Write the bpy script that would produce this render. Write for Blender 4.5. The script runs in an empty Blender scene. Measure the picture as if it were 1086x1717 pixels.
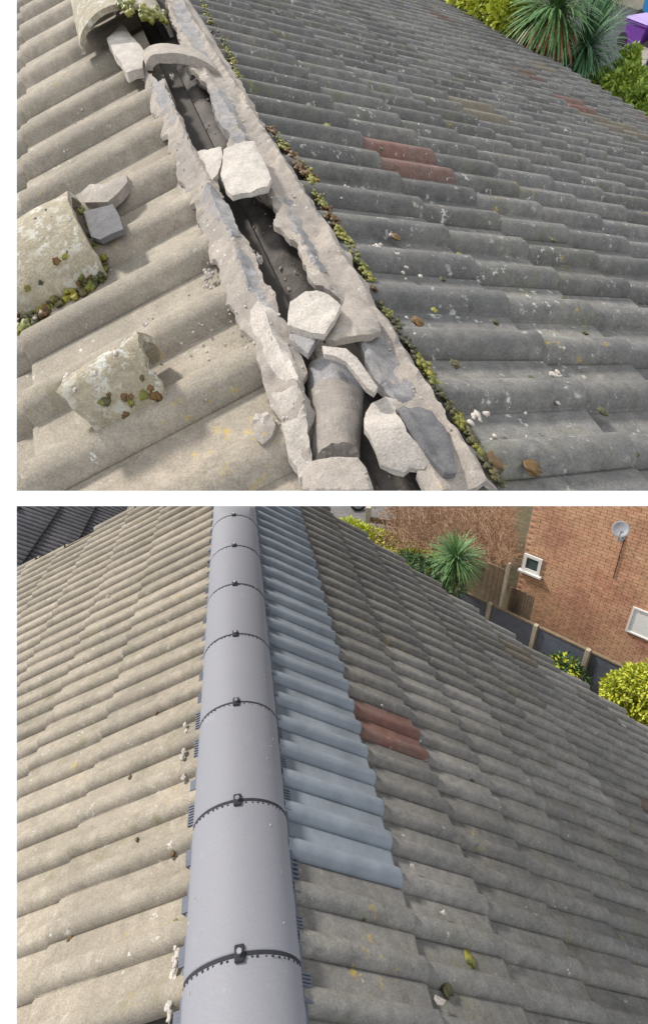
import bpy, bmesh, math, random
from math import sin, cos, pi, sqrt, radians
from mathutils import Vector as V, Matrix, noise, geometry
random.seed(7)
# ------------------------------------------------------------------ camera
scn = bpy.context.scene
COL = scn.collection
FPX, CX, CY, IW, IH = 850.0, 543.0, 858.5, 1086.0, 1717.0
PITCH = radians(26.87)
RIDGE_H = 7.0                                  # height of the lower house's ridge above its garden
EYE = V((0, 0, RIDGE_H + 1.764))
cam_d = bpy.data.cameras.new('camera'); cam = bpy.data.objects.new('camera', cam_d); COL.objects.link(cam)
cam_d.sensor_fit = 'VERTICAL'; cam_d.sensor_height = 24; cam_d.lens = 24 * FPX / IH
cam_d.clip_start = .05; cam_d.clip_end = 500
cam.location = EYE; cam.rotation_euler = (pi/2 - PITCH, 0, 0)
scn.camera = cam
# ------------------------------------------------------------------ light
SUN_DIR = V((-.58, .30, .70)).normalized()     # towards the sun: left, a little beyond the roofs
w = bpy.data.worlds.new('World'); scn.world = w; w.use_nodes = True
nt = w.node_tree; nt.nodes.clear()
sky = nt.nodes.new('ShaderNodeTexSky'); sky.sky_type = 'NISHITA'; sky.sun_disc = False
sky.sun_elevation = math.asin(SUN_DIR.z); sky.sun_rotation = math.atan2(SUN_DIR.x, SUN_DIR.y)
sky.dust_density = 4; sky.air_density = 1.2; sky.altitude = 50
bg1 = nt.nodes.new('ShaderNodeBackground'); bg1.inputs[1].default_value = .07
nt.links.new(sky.outputs[0], bg1.inputs[0])
bg2 = nt.nodes.new('ShaderNodeBackground'); bg2.inputs[0].default_value = (.93, .965, 1, 1); bg2.inputs[1].default_value = .62   # pale overcast veil
mx = nt.nodes.new('ShaderNodeMixShader'); mx.inputs[0].default_value = .97
out = nt.nodes.new('ShaderNodeOutputWorld')
nt.links.new(bg1.outputs[0], mx.inputs[1]); nt.links.new(bg2.outputs[0], mx.inputs[2]); nt.links.new(mx.outputs[0], out.inputs[0])
sd = bpy.data.lights.new('sun', 'SUN'); sd.energy = 2.3; sd.angle = radians(6); sd.color = (1, .95, .87)
sun = bpy.data.objects.new('sun', sd); COL.objects.link(sun); sun.location = (0, 0, 30)
sun.rotation_euler = SUN_DIR.to_track_quat('Z', 'Y').to_euler()
scn.view_settings.view_transform = 'Standard'; scn.view_settings.look = 'None'
scn.view_settings.exposure = .98; scn.view_settings.gamma = 1; scn.view_settings.use_curve_mapping = False
scn.cycles.max_bounces = 6
# ------------------------------------------------------------------ geometry of the two views
def c2w(x, y, z):                              # camera axes (right, down, forward) -> world axes
    s, c = sin(PITCH), cos(PITCH)
    return V((x, z*c - y*s, -z*s - y*c))
def ray(x, y): return c2w(x - CX, y - CY, FPX)
def hit(px, O, N):
    d = ray(*px); t = (O - EYE).dot(N) / d.dot(N)
    return EYE + d*t
def project(p):
    q = p - EYE; s, c = sin(PITCH), cos(PITCH)
    z = q.y*c - q.z*s; y = -q.y*s - q.z*c
    if z < .05: return None
    return (CX + FPX*q.x/z, CY + FPX*y/z, z)
class Slope:
    "a roof slope: u runs along the ridge, v down the slope, n off its face"
    def __init__(s, O, r, d, up):
        s.O, s.r, s.d = O, r, d
        s.N = r.cross(d).normalized()
        if s.N.dot(up) < 0: s.N = -s.N
    def P(s, u, v, n=0): return s.O + s.r*u + s.d*v + s.N*n
    def D(s, u, v, n=0): return s.r*u + s.d*v + s.N*n
    def at(s, px, n=0): return hit(px, s.O + s.N*n, s.N)
    def uv(s, X):
        q = X - s.O; a = s.r.dot(s.d); b1 = q.dot(s.r); b2 = q.dot(s.d); k = 1 - a*a
        return ((b1 - a*b2)/k, (b2 - a*b1)/k)
# lower view (finished ridge)
rB = ray(386, 428).normalized(); upB = V((0, 0, 1)); latB = rB.cross(upB).normalized()
P0B = EYE + ray(403, 1600)*(1.434/FPX)
RA, RH, RS = .172, .12, .45
RH2 = .155                                     # crown height of the new ridge tiles
dRB = ray(2950, 428 + .69*2564).normalized(); dLB = ray(-3500, 2954).normalized()
BR = Slope(P0B + latB*RA - upB*RH, rB, dRB, upB)
BL = Slope(P0B - latB*RA - upB*RH, rB, dLB, upB)
# upper view (broken ridge)
rA = ray(33, -429).normalized(); dRA = ray(2540, 680).normalized(); dLA = ray(-15000, 9192).normalized()
P0A = EYE + ray(33 + .52*1219, 790)*(1.0/FPX)
_u0 = c2w(-.017, -.546, -.837)
AR = Slope(P0A, rA, dRA, _u0); AL = Slope(P0A, rA, dLA, _u0)
upA = (AR.N + AL.N).normalized(); latA = rA.cross(upA).normalized()
if latA.dot(ray(900, 500)) < latA.dot(ray(100, 500)): latA = -latA
def A(u, l, h): return P0A + rA*u + latA*l + upA*h
def Acoord(X): q = X - P0A; return q.dot(rA), q.dot(latA), q.dot(upA)
def atA(px, h=0.): return hit(px, P0A + upA*h, upA)
# cut planes of the two plots: (point, normal pointing to the kept side)
def cut(p1, p2, keep):
    n = ray(*p1).cross(ray(*p2)).normalized()
    return (EYE, n if n.dot(ray(*keep)) > 0 else -n)
CUT_A = [cut((0, 823), (1086, 823), (500, 300)), cut((28.5, 0), (28.5, 1700), (500, 300))]
CUT_B = [cut((0, 848.5), (1086, 848.5), (500, 1300)), cut((28.5, 0), (28.5, 1700), (500, 1300))]
# ------------------------------------------------------------------ materials
def srgb(r, g, b): return tuple(((c/255)/12.92 if c/255 <= .04045 else ((c/255+.055)/1.055)**2.4) for c in (r, g, b)) + (1,)
class NB:
    def __init__(s, name):
        s.m = bpy.data.materials.new(name); s.m.use_nodes = True; s.t = s.m.node_tree; s.b = s.t.nodes['Principled BSDF']
        g = s.t.nodes.new('ShaderNodeNewGeometry'); s.pos = g.outputs['Position']
        s.rnd = s.t.nodes.new('ShaderNodeObjectInfo').outputs['Random']
    def link(s, a, b): s.t.links.new(a, b)
    def noise(s, scale, detail=4, rough=.6, vec=None, off=0):
        n = s.t.nodes.new('ShaderNodeTexNoise'); n.inputs['Scale'].default_value = scale; n.inputs['Detail'].default_value = detail
        n.inputs['Roughness'].default_value = rough
        v = vec or s.pos
        if off:
            a = s.t.nodes.new('ShaderNodeVectorMath'); a.inputs[1].default_value = (off, off*.7, -off); s.link(v, a.inputs[0]); v = a.outputs[0]
        s.link(v, n.inputs['Vector']); return n.outputs['Fac']
    def ramp(s, fac, a, b, c0=0., c1=1.):
        n = s.t.nodes.new('ShaderNodeMapRange'); n.inputs[1].default_value = a; n.inputs[2].default_value = b
        n.inputs[3].default_value = c0; n.inputs[4].default_value = c1; s.link(fac, n.inputs[0]); return n.outputs[0]
    def mix(s, fac, a, b, mode='MIX'):
        n = s.t.nodes.new('ShaderNodeMix'); n.data_type = 'RGBA'; n.blend_type = mode
        if isinstance(fac, float): n.inputs[0].default_value = fac
        else: s.link(fac, n.inputs[0])
        for k, x in ((6, a), (7, b)):
            if isinstance(x, tuple): n.inputs[k].default_value = x
            else: s.link(x, n.inputs[k])
        return n.outputs[2]
    def mul(s, a, b):
        n = s.t.nodes.new('ShaderNodeMath'); n.operation = 'MULTIPLY'
        for k, x in ((0, a), (1, b)):
            if isinstance(x, float): n.inputs[k].default_value = x
            else: s.link(x, n.inputs[k])
        return n.outputs[0]
    def bump(s, h, strength, dist=.01):
        n = s.t.nodes.new('ShaderNodeBump'); n.inputs['Strength'].default_value = strength; n.inputs['Distance'].default_value = dist
        s.link(h, n.inputs['Height']); s.link(n.outputs[0], s.b.inputs['Normal'])
    def done(s, col, rough=.9):
        if isinstance(col, tuple): s.b.inputs['Base Color'].default_value = col
        else: s.link(col, s.b.inputs['Base Color'])
        s.b.inputs['Roughness'].default_value = rough
        s.b.inputs['Specular IOR Level'].default_value = .25
        return s.m
def k(c, f): return tuple(x*f for x in c[:3]) + (1,)
def concrete(name, base, alt, white=.0, orange=.0, green=.0, var=.3, scale=1., bump=.5, rough=.92):
    n = NB(name)
    big = n.noise(3.5*scale, 5, .65)
    col = n.mix(n.ramp(big, .35, .68), base, alt)
    mid = n.noise(22*scale, 5, .7, off=3)
    col = n.mix(n.ramp(mid, .32, .7, 0., .8), col, k(base, .58))
    st_ = n.mul(n.ramp(n.noise(6*scale, 6, .7, off=77), .5, .66), n.ramp(n.noise(50*scale, 4, .7, off=7), .35, .6))
    col = n.mix(n.mul(st_, .55), col, k(base, .45))
    fine = n.noise(160*scale, 3, .8)
    col = n.mix(n.ramp(fine, .3, .7), n.mix(1., col, (.72, .71, .70, 1), 'MULTIPLY'), n.mix(1., col, (1.22, 1.2, 1.18, 1), 'MULTIPLY'))
    fine2 = n.noise(420*scale, 2, .8)
    col = n.mix(n.ramp(fine2, .62, .72, 0., .5), col, k(base, .4))
    if var:
        tone = n.ramp(n.rnd, 0, 1, 1-var, 1+var*.8)
        cb = n.t.nodes.new('ShaderNodeCombineColor'); [n.link(tone, cb.inputs[i]) for i in range(3)]
        col = n.mix(1., col, cb.outputs[0], 'MULTIPLY')
    if white:
        a = n.ramp(n.noise(30*scale, 6, .75, off=11), .66-.08*white, .69-.06*white)
        b = n.ramp(n.noise(5*scale, 3, .6, off=23), .52-.1*white, .62)
        col = n.mix(n.mul(n.mul(a, b), .8), col, (.62, .62, .58, 1))
    if orange:
        a = n.ramp(n.noise(26*scale, 6, .7, off=31), .58, .66); b = n.ramp(n.noise(3*scale, 3, .6, off=41), .60-.1*orange, .66)
        col = n.mix(n.mul(n.mul(a, b), .7), col, (.42, .30, .05, 1))
    if green:
        a = n.ramp(n.noise(14*scale, 6, .75, off=51), .5, .68); b = n.ramp(n.noise(2.5*scale, 3, .6, off=61), .56-.12*green, .68)
        col = n.mix(n.mul(n.mul(a, b), .7), col, (.14, .14, .045, 1))
    h = n.mix(.5, fine, mid)
    n.bump(h, bump, .006/scale)
    return n.done(col, rough)
def plain(name, col, rough=.6, var=.1, sc=12., bump=.1, metal=0.):
    n = NB(name)
    c = n.mix(n.ramp(n.noise(sc, 5, .6), .3, .7), k(col, 1-var), k(col, 1+var))
    n.bump(n.noise(sc*6, 3), bump, .004)
    m = n.done(c, rough); n.b.inputs['Metallic'].default_value = metal; n.b.inputs['Specular IOR Level'].default_value = .45
    return m
def leafmat(name, c1, c2, c3):
    n = NB(name)
    c = n.mix(n.ramp(n.noise(9, 3, .6), .35, .65), c1, c2)
    c = n.mix(n.ramp(n.noise(30, 2, .6, off=5), .5, .7), c, c3)
    m = n.done(c, .55)
    n.b.inputs['Specular IOR Level'].default_value = .4
    return m
M = {}
M['tileBL'] = concrete('sunlit_tan_roof_tile', (.39, .345, .285, 1), (.26, .235, .195, 1), .7, .3, .6, .13)  # lower left slope: part of the sunlight is put into this tan
M['tileBR'] = concrete('shaded_grey_roof_tile', (.235, .23, .225, 1), (.29, .275, .25, 1), .4, .1, .35, .22)  # same concrete as the left slope, weathered, with shade put into the grey
M['tileAL'] = concrete('sunlit_sandy_roof_tile', (.37, .325, .27, 1), (.23, .21, .175, 1), .55, .5, .5, .12)  # upper left slope, its sunlit warmth partly mixed into the colour
M['tileAR'] = concrete('shaded_dark_grey_roof_tile', (.165, .163, .163, 1), (.215, .207, .19, 1), .9, .15, .45, .22)  # upper right slope: weathered grey, darkened further by shade in the colour
M['red'] = concrete('red_roof_tile', (.23, .125, .105, 1), (.17, .145, .13, 1), .8, 0, 0, .08)
M['terracotta'] = concrete('brownish_red_roof_tile', (.20, .14, .12, 1), (.18, .15, .135, 1), .1, 0, 0, .1)
M['buff'] = concrete('buff_roof_tile', (.22, .195, .155, 1), (.18, .165, .135, 1), .3, 0, 0, .1)
M['blue'] = plain('blue_grey_coated_tile', (.21, .235, .27, 1), .7, .2, 6, .5)
M['mortar'] = concrete('pale_mortar', (.47, .415, .365, 1), (.27, .25, .24, 1), .9, .6, .0, .12, 1.6, .9)
M['mortar_w'] = concrete('white_mortar', (.62, .57, .52, 1), (.45, .41, .38, 1), .3, .2, 0, .12, 1.1, 1.)
M['mortar_g'] = concrete('grey_mortar', (.29, .285, .30, 1), (.40, .38, .37, 1), .3, 0, 0, .1, 1.6, .8)
M['slate'] = concrete('dark_grey_broken_tile', (.19, .187, .195, 1), (.14, .138, .145, 1), .2, 0, 0, .1, 1.4, .5)
M['lichen'] = concrete('lichen_covered_ridge_tile', (.43, .375, .28, 1), (.30, .27, .2, 1), 1.9, .9, .35, .05, .8, .9)
M['felt'] = plain('dark_bitumen_felt', (.085, .072, .064, 1), .85, .6, 14, 1.)
M['deck'] = plain('dark_roof_boards', (.05, .042, .035, 1), .9, .2)  # plain dark boards closing the view through beneath the tiles
n = NB('new_grey_ridge_tile')
c = n.mix(n.ramp(n.rnd, 0, 1), (.19, .19, .216, 1), (.222, .22, .246, 1))
c = n.mix(n.ramp(n.noise(5, 4, .6), .35, .7, 0., .35), c, (.185, .19, .225, 1))
c = n.mix(n.ramp(n.noise(260, 2, .7), .3, .7, 0., .45), c, (.29, .29, .31, 1))
c = n.mix(n.ramp(n.noise(11, 6, .75, off=9), .6, .72, 0., .3), c, (.34, .33, .33, 1))
n.bump(n.noise(260, 2), .08, .002); M['ridge'] = n.done(c, .66); n.b.inputs['Specular IOR Level'].default_value = .35
M['black'] = plain('dark_grey_plastic', (.02, .021, .027, 1), .85, .2, 30)
M['steel'] = plain('bright_screw_steel', (.6, .6, .62, 1), .3, .05, 30, .05, .9)
M['vent'] = plain('slate_blue_plastic', (.085, .095, .125, 1), .5, .15, 30)
M['newroof'] = concrete('neighbour_dark_tile', (.085, .085, .098, 1), (.12, .115, .125, 1), .1, 0, 0, .1)
M['moss_o'] = leafmat('rusty_moss', (.085, .045, .014, 1), (.15, .08, .02, 1), (.05, .035, .012, 1))
M['moss_g'] = leafmat('green_moss', (.10, .11, .02, 1), (.26, .23, .03, 1), (.05, .07, .015, 1))
M['moss_d'] = leafmat('dark_moss', (.05, .05, .02, 1), (.10, .085, .03, 1), (.03, .03, .012, 1))
M['palm'] = leafmat('cordyline_leaf', (.055, .15, .05, 1), (.11, .24, .07, 1), (.25, .34, .14, 1))
M['palm_d'] = leafmat('dark_cordyline_leaf', (.04, .12, .055, 1), (.07, .17, .07, 1), (.13, .22, .12, 1))
M['dead'] = leafmat('dead_palm_leaf', (.22, .09, .035, 1), (.3, .15, .06, 1), (.15, .06, .02, 1))
M['gold'] = leafmat('golden_shrub_leaf', (.36, .42, .04, 1), (.55, .55, .06, 1), (.2, .3, .03, 1))
M['lime'] = leafmat('lime_shrub_leaf', (.2, .3, .04, 1), (.32, .4, .05, 1), (.1, .18, .03, 1))
M['dgreen'] = leafmat('dark_shrub_leaf', (.035, .08, .03, 1), (.06, .12, .04, 1), (.1, .16, .05, 1))
M['twig'] = leafmat('bare_brown_twigs', (.30, .17, .10, 1), (.38, .24, .15, 1), (.2, .1, .06, 1))
M['bark'] = plain('grey_brown_bark', (.16, .12, .08, 1), .9, .3, 20, .6)
M['brick'] = None
M['brickm'] = concrete('brick_mortar_joint', (.60, .40, .29, 1), (.54, .36, .26, 1), 0, 0, 0, 0, .6)
M['upvc'] = plain('white_window_plastic', (.8, .8, .78, 1), .4, .03)
M['post'] = concrete('concrete_post', (.55, .5, .4, 1), (.46, .42, .34, 1), 0, 0, .2, .05)
M['panel'] = plain('slate_grey_fence_panel', (.11, .125, .165, 1), .7, .15, 8, .3)
M['wood'] = plain('weathered_timber', (.2, .15, .1, 1), .8, .25, 10, .5)
M['ground'] = concrete('garden_soil', (.10, .08, .05, 1), (.14, .12, .07, 1), 0, 0, .6, 0, .3)
M['road'] = concrete('asphalt', (.17, .165, .165, 1), (.2, .19, .19, 1), 0, 0, 0, 0, .3)
M['tarmac'] = concrete('dark_tarmac', (.065, .07, .085, 1), (.09, .09, .1, 1), 0, 0, 0, 0, .3)
M['kerb'] = concrete('kerb_stone', (.42, .38, .32, 1), (.36, .33, .28, 1), 0, 0, 0, .1, .5)
M['purple'] = plain('purple_bin_plastic', (.19, .055, .36, 1), .45, .08)
M['lilac'] = plain('pale_purple_bin_lid', (.36, .25, .6, 1), .4, .08)
M['bluebin'] = plain('blue_bin_plastic', (.03, .2, .48, 1), .45, .08)
M['dish'] = plain('grey_dish_metal', (.3, .31, .34, 1), .5, .1)
M['navy'] = plain('dark_car_paint', (.012, .014, .022, 1), .25, .1)
M['rubber'] = plain('black_tyre_rubber', (.02, .02, .02, 1), .8, .1)
M['rim'] = plain('silver_wheel_rim', (.35, .35, .37, 1), .35, .1, 12, .1, .6)
g = NB('dark_window_glass'); M['glass'] = g.done((.07, .1, .1, 1), .08); g.b.inputs['Specular IOR Level'].default_value = .7
n = NB('orange_red_brick')
c = n.mix(n.ramp(n.rnd, 0, 1), (.54, .27, .17, 1), (.62, .36, .235, 1))
c = n.mix(n.ramp(n.noise(1.3, 4, .6), .35, .65), c, (.64, .40, .25, 1))
c = n.mix(n.ramp(n.noise(.9, 4, .6, off=9), .5, .68, 0., .7), c, (.44, .23, .16, 1))
vor = n.t.nodes.new('ShaderNodeTexNoise'); vor.inputs['Scale'].default_value = 7.; n.link(n.pos, vor.inputs[0])
c = n.mix(n.ramp(vor.outputs[0], .3, .7), n.mix(1., c, (.82, .8, .78, 1), 'MULTIPLY'), n.mix(1., c, (1.12, 1.1, 1.1, 1), 'MULTIPLY'))
n.bump(n.noise(70, 3), .4, .004); M['brick'] = n.done(c, .9)
# ------------------------------------------------------------------ object helpers
OBJS = {'A': [], 'B': []}; SIDE = 'B'
def new(name, mesh, parent=None, loc=None, label=None, kind=None, cat=None, group=None):
    o = bpy.data.objects.new(name, mesh); COL.objects.link(o)
    loc = V(loc) if loc is not None else V((0, 0, 0))
    if parent is not None:
        o.parent = parent; p = parent; base = V((0, 0, 0))
        while p is not None: base += p.location; p = p.parent
        o.location = loc - base
    else: o.location = loc
    if label: o['label'] = label
    if kind: o['kind'] = kind
    if cat: o['category'] = cat
    if group: o['group'] = group
    OBJS[SIDE].append(o)
    return o
def mk(name, verts, faces, mat, smooth=False):
    me = bpy.data.meshes.new(name); me.from_pydata([tuple(v) for v in verts], [], faces); me.update()
    for m_ in (mat if isinstance(mat, (list, tuple)) else [mat]): me.materials.append(m_)
    if smooth: me.polygons.foreach_set('use_smooth', [True]*len(me.polygons))
    return me
def world_mesh(name, verts, faces, mat, parent=None, smooth=False, **kw):
    "mesh given in world coordinates, its origin at the middle of its base"
    n_ = len(verts); c = V((sum(v.x for v in verts)/n_, sum(v.y for v in verts)/n_, min(v.z for v in verts)))
    return new(name, mk(name, [v - c for v in verts], faces, mat, smooth), parent, c, **kw)
def thing(name, loc, label, cat, group=None): return new(name, None, None, loc, label=label, cat=cat, group=group)
def box_geo(c, ax, ay, az, bev=0.):
    "box: centre of base c, half vectors ax, ay and full height az"
    vs = [c + ax*i + ay*j + az*kk for kk in (0, 1) for j in (-1, 1) for i in (-1, 1)]
    fs = [(0, 2, 3, 1), (4, 5, 7, 6), (0, 1, 5, 4), (2, 6, 7, 3), (0, 4, 6, 2), (1, 3, 7, 5)]
    return vs, fs
def box(name, c, ax, ay, az, mat, parent=None, **kw):
    vs, fs = box_geo(c, ax, ay, az)
    o = world_mesh(name, vs, fs, mat, parent, **kw)
    b = o.modifiers.new('bevel', 'BEVEL'); b.width = min(ax.length, ay.length, az.length/2)*.16; b.segments = 2
    return o
def merge(parts):
    V_, F_ = [], []
    for vs, fs in parts:
        b = len(V_); V_ += list(vs); F_ += [tuple(i + b for i in f) for f in fs]
    return V_, F_
def tube_geo(pts, rad, seg=6, cap=True):
    vs, fs = [], []
    for i, p in enumerate(pts):
        t = (pts[min(i+1, len(pts)-1)] - pts[max(i-1, 0)]).normalized()
        a = t.orthogonal().normalized(); b = t.cross(a)
        r_ = rad[i] if isinstance(rad, (list, tuple)) else rad
        vs += [p + (a*cos(2*pi*j/seg) + b*sin(2*pi*j/seg))*r_ for j in range(seg)]
    for i in range(len(pts)-1):
        for j in range(seg):
            j2 = (j+1) % seg; fs.append((i*seg+j, i*seg+j2, (i+1)*seg+j2, (i+1)*seg+j))
    if cap: fs += [tuple(range(seg))[::-1], tuple((len(pts)-1)*seg + j for j in range(seg))]
    return vs, fs
def nz(p, s, sd=0.): return noise.noise(V(p)*s + V((sd, sd*1.7, -sd)))
def chunk(name, pts, hf, th, mat, parent=None, jag=.004, amp=.006, grid=None, frame='A', under=None, **kw):
    "a broken slab: pixel outline dropped on the height field hf(u, l) over the upper ridge, thickness th"
    sd = random.random()*50
    P = []
    for px in pts:
        h = .0
        for _ in range(8):
            X = atA(px, h); u, l, _h = Acoord(X); h = h*.4 + hf(u, l)*.6
        P.append((u, l))
    per = sum(sqrt((P[i][0]-P[i-1][0])**2 + (P[i][1]-P[i-1][1])**2) for i in range(len(P)))
    st = grid or max(.008, min(.03, per/60))
    B = []
    for i in range(len(P)):
        a, b = P[i], P[(i+1) % len(P)]; L = sqrt((a[0]-b[0])**2 + (a[1]-b[1])**2); m_ = max(1, int(L/st))
        for j in range(m_):
            t = j/m_; x = a[0] + (b[0]-a[0])*t; y = a[1] + (b[1]-a[1])*t
            B.append((x + jag*(nz((x, y, 0), 14, sd)*1.3 + .45*nz((x, y, 0), 47, sd)), y + jag*(nz((x, y, 5), 14, sd)*1.3 + .45*nz((x, y, 5), 47, sd))))
    nb = len(B); pts2 = [V((x, y)) for x, y in B]
    x0, x1 = min(b[0] for b in B), max(b[0] for b in B); y0, y1 = min(b[1] for b in B), max(b[1] for b in B)
    def inside(x, y):
        c_ = False
        for i in range(nb):
            xa, ya = B[i]; xb, yb = B[i-1]
            if (ya > y) != (yb > y) and x < (xb-xa)*(y-ya)/(yb-ya) + xa: c_ = not c_
        return c_
    x = x0
    while x < x1:
        y = y0
        while y < y1:
            xx, yy = x + random.uniform(-.25, .25)*st, y + random.uniform(-.25, .25)*st
            if inside(xx, yy) and min((xx-b[0])**2 + (yy-b[1])**2 for b in B) > (st*.55)**2: pts2.append(V((xx, yy)))
            y += st
        x += st
    r_ = geometry.delaunay_2d_cdt(pts2, [(i, (i+1) % nb) for i in range(nb)], [], 1, 1e-6)
    vo, fo = r_[0], [tuple(f) for f in r_[2]]
    edge = {}
    for f in fo:
        for i in range(3):
            e = (f[i], f[(i+1) % 3]); edge[e] = edge.get(e, 0) + 1
    bd = [e for e in edge if (e[1], e[0]) not in edge]
    bset = set(i for e in bd for i in e)
    top, bot = [], []
    for i, q in enumerate(vo):
        h = hf(q.x, q.y)
        d_ = amp*nz((q.x, q.y, 0), 18, sd) + amp*.6*nz((q.x, q.y, 3), 60, sd)
        if i in bset: d_ -= th*.12
        top.append(A(q.x, q.y, h + d_)); bot.append(A(q.x, q.y, (h - th*(1 + .2*nz((q.x, q.y, 9), 20, sd))) if under is None else under(q.x, q.y)))
    n0 = len(vo)
    mid = {}
    fs = [f for f in fo] + [tuple(n0 + i for i in f[::-1]) for f in fo]
    for a, b in bd: fs.append((a, n0 + a, n0 + b, b)[::-1])
    vs = top + bot
    me_o = world_mesh(name, vs, fs, mat, parent, **kw)
    bm = bmesh.new(); bm.from_mesh(me_o.data); bmesh.ops.recalc_face_normals(bm, faces=bm.faces[:]); bm.to_mesh(me_o.data); bm.free()
    me_o.data.polygons.foreach_set('use_smooth', [True]*len(me_o.data.polygons)); me_o.data.set_sharp_from_angle(angle=radians(28))
    return me_o
def halfpipe(name, a1, b1, a2, b2, up, H, th, mat, parent=None, jag=0., n_=14, m_=8, sd=1., amp=.002, pw=1., close=False, **kw):
    "half-round shell from foot pair (a1, b1) to foot pair (a2, b2)"
    vs, fs = [], []
    for lay in (0, 1):
        for i in range(m_+1):
            t = i/m_
            for j in range(n_+1):
                s = j/n_; an = pi*s
                tt = t
                if i in (0, m_): tt = t + jag*nz((s*3, i, 0), 2.2, sd) + jag*.5*nz((s*3, i, 0), 7, sd)
                a = a1.lerp(a2, tt); b = b1.lerp(b2, tt); c = (a+b)/2; e = (b-a)/2
                R = e.length; sc = 1 - lay*th/R
                p = c - e*cos(an)*sc + up*((H - lay*th)*sin(an)**pw)
                p += up*amp*nz((s*2, t*4, lay*0), 3, sd)
                vs.append(p)
    W = n_+1; K = W*(m_+1)
    for i in range(m_):
        for j in range(n_):
            q = (i*W+j, i*W+j+1, (i+1)*W+j+1, (i+1)*W+j); fs.append(q); fs.append(tuple(K + x for x in q[::-1]))
    for i in range(m_):
        for j in (0, n_): fs.append((i*W+j, (i+1)*W+j, K+(i+1)*W+j, K+i*W+j))
    for j in range(n_):
        for i in (0, m_): fs.append((i*W+j, i*W+j+1, K+i*W+j+1, K+i*W+j))
    if close: fs.append(tuple(K + m_*W + j for j in range(W)))
    o = world_mesh(name, vs, fs, mat, parent, **kw)
    bm = bmesh.new(); bm.from_mesh(o.data); bmesh.ops.recalc_face_normals(bm, faces=bm.faces[:]); bm.to_mesh(o.data); bm.free()
    o.data.polygons.foreach_set('use_smooth', [True]*len(o.data.polygons)); o.data.set_sharp_from_angle(angle=radians(42))
    return o
def blob_geo(c, r, up, flat=.6, sd=0., sub=2, rough=.35, ax=None):
    bm = bmesh.new(); bmesh.ops.create_icosphere(bm, subdivisions=sub, radius=1)
    a = (ax or up.orthogonal()).normalized(); a = (a - up*a.dot(up)).normalized(); b = up.cross(a)
    vs = []
    for v in bm.verts:
        q = v.co*(1 + rough*nz(v.co, 1.6, sd) + rough*.5*nz(v.co, 4, sd))
        vs.append(c + a*q.x*r[0] + b*q.y*r[1] + up*q.z*r[2]*flat)
    fs = [tuple(x.index for x in f.verts) for f in bm.faces]; bm.free()
    return vs, fs
# ------------------------------------------------------------------ roof tiles
def tile_mesh(name, S, W, L, H, frac, th, rolls, mat, seed, seg=7, chip=.0):
    "double roman tile: rolls and flat pans, rounded nose, real thickness; u in [0, W], v in [-lap, L]"
    rnd = random.Random(seed)
    us = []
    p = W/rolls
    hw = p*frac/2
    for i in range(rolls):
        c0 = p*i + hw*1.1
        us += [(p*i + .0006, -.006), (c0 - hw*1.02, .003)]
        for j in range(1, seg):
            t = -1 + 2*j/seg; us.append((c0 + hw*t, H*max(0, (1 - abs(t)**2.2))**.5))
        us += [(c0 + hw*1.03, 0.), (p*(i+1) - .010, 0.), (p*(i+1) - .0006, -.004)]
    rows = [(-.05, 0, 1), (L*.45, 0, 1), (L - .012, 0, 1), (L - .003, -.003, .97), (L, -.009, .93)]
    vs = []; nu = len(us)
    for v, dn, sc in rows:
        for u, h in us:
            wob = .0018*nz((u*9, v*7, seed), 3)
            e = rnd.uniform(-1, 1)*chip if v > L*.9 else 0
            vs.append(S.D(u, v + e, th*(v/L) + h*sc + dn + wob))
    for u, h in us: vs.append(S.D(u, L - .002, max(0., th + h*.9 - th*1.25 - (.0)) - .004))   # underside of the nose
    for u, h in us: vs.append(S.D(u, -.05, -.02))
    fs = []
    for i in range(len(rows)):
        for j in range(nu-1): fs.append((i*nu+j, i*nu+j+1, (i+1)*nu+j+1, (i+1)*nu+j))
    last = len(rows) + 1
    for j in (0, nu-1):
        fs.append(tuple([i*nu+j for i in range(len(rows)+1)] + [last*nu+j]))
    me = mk(name, vs, fs, mat)
    bm = bmesh.new(); bm.from_mesh(me); bmesh.ops.recalc_face_normals(bm, faces=bm.faces[:])
    bm.normal_update()
    if sum(f.normal.dot(S.N) for f in bm.faces) < 0: bmesh.ops.reverse_faces(bm, faces=bm.faces[:])
    for f in bm.faces: f.smooth = f.normal.dot(S.N) > .25
    bm.to_mesh(me); bm.free()
    return me
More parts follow.
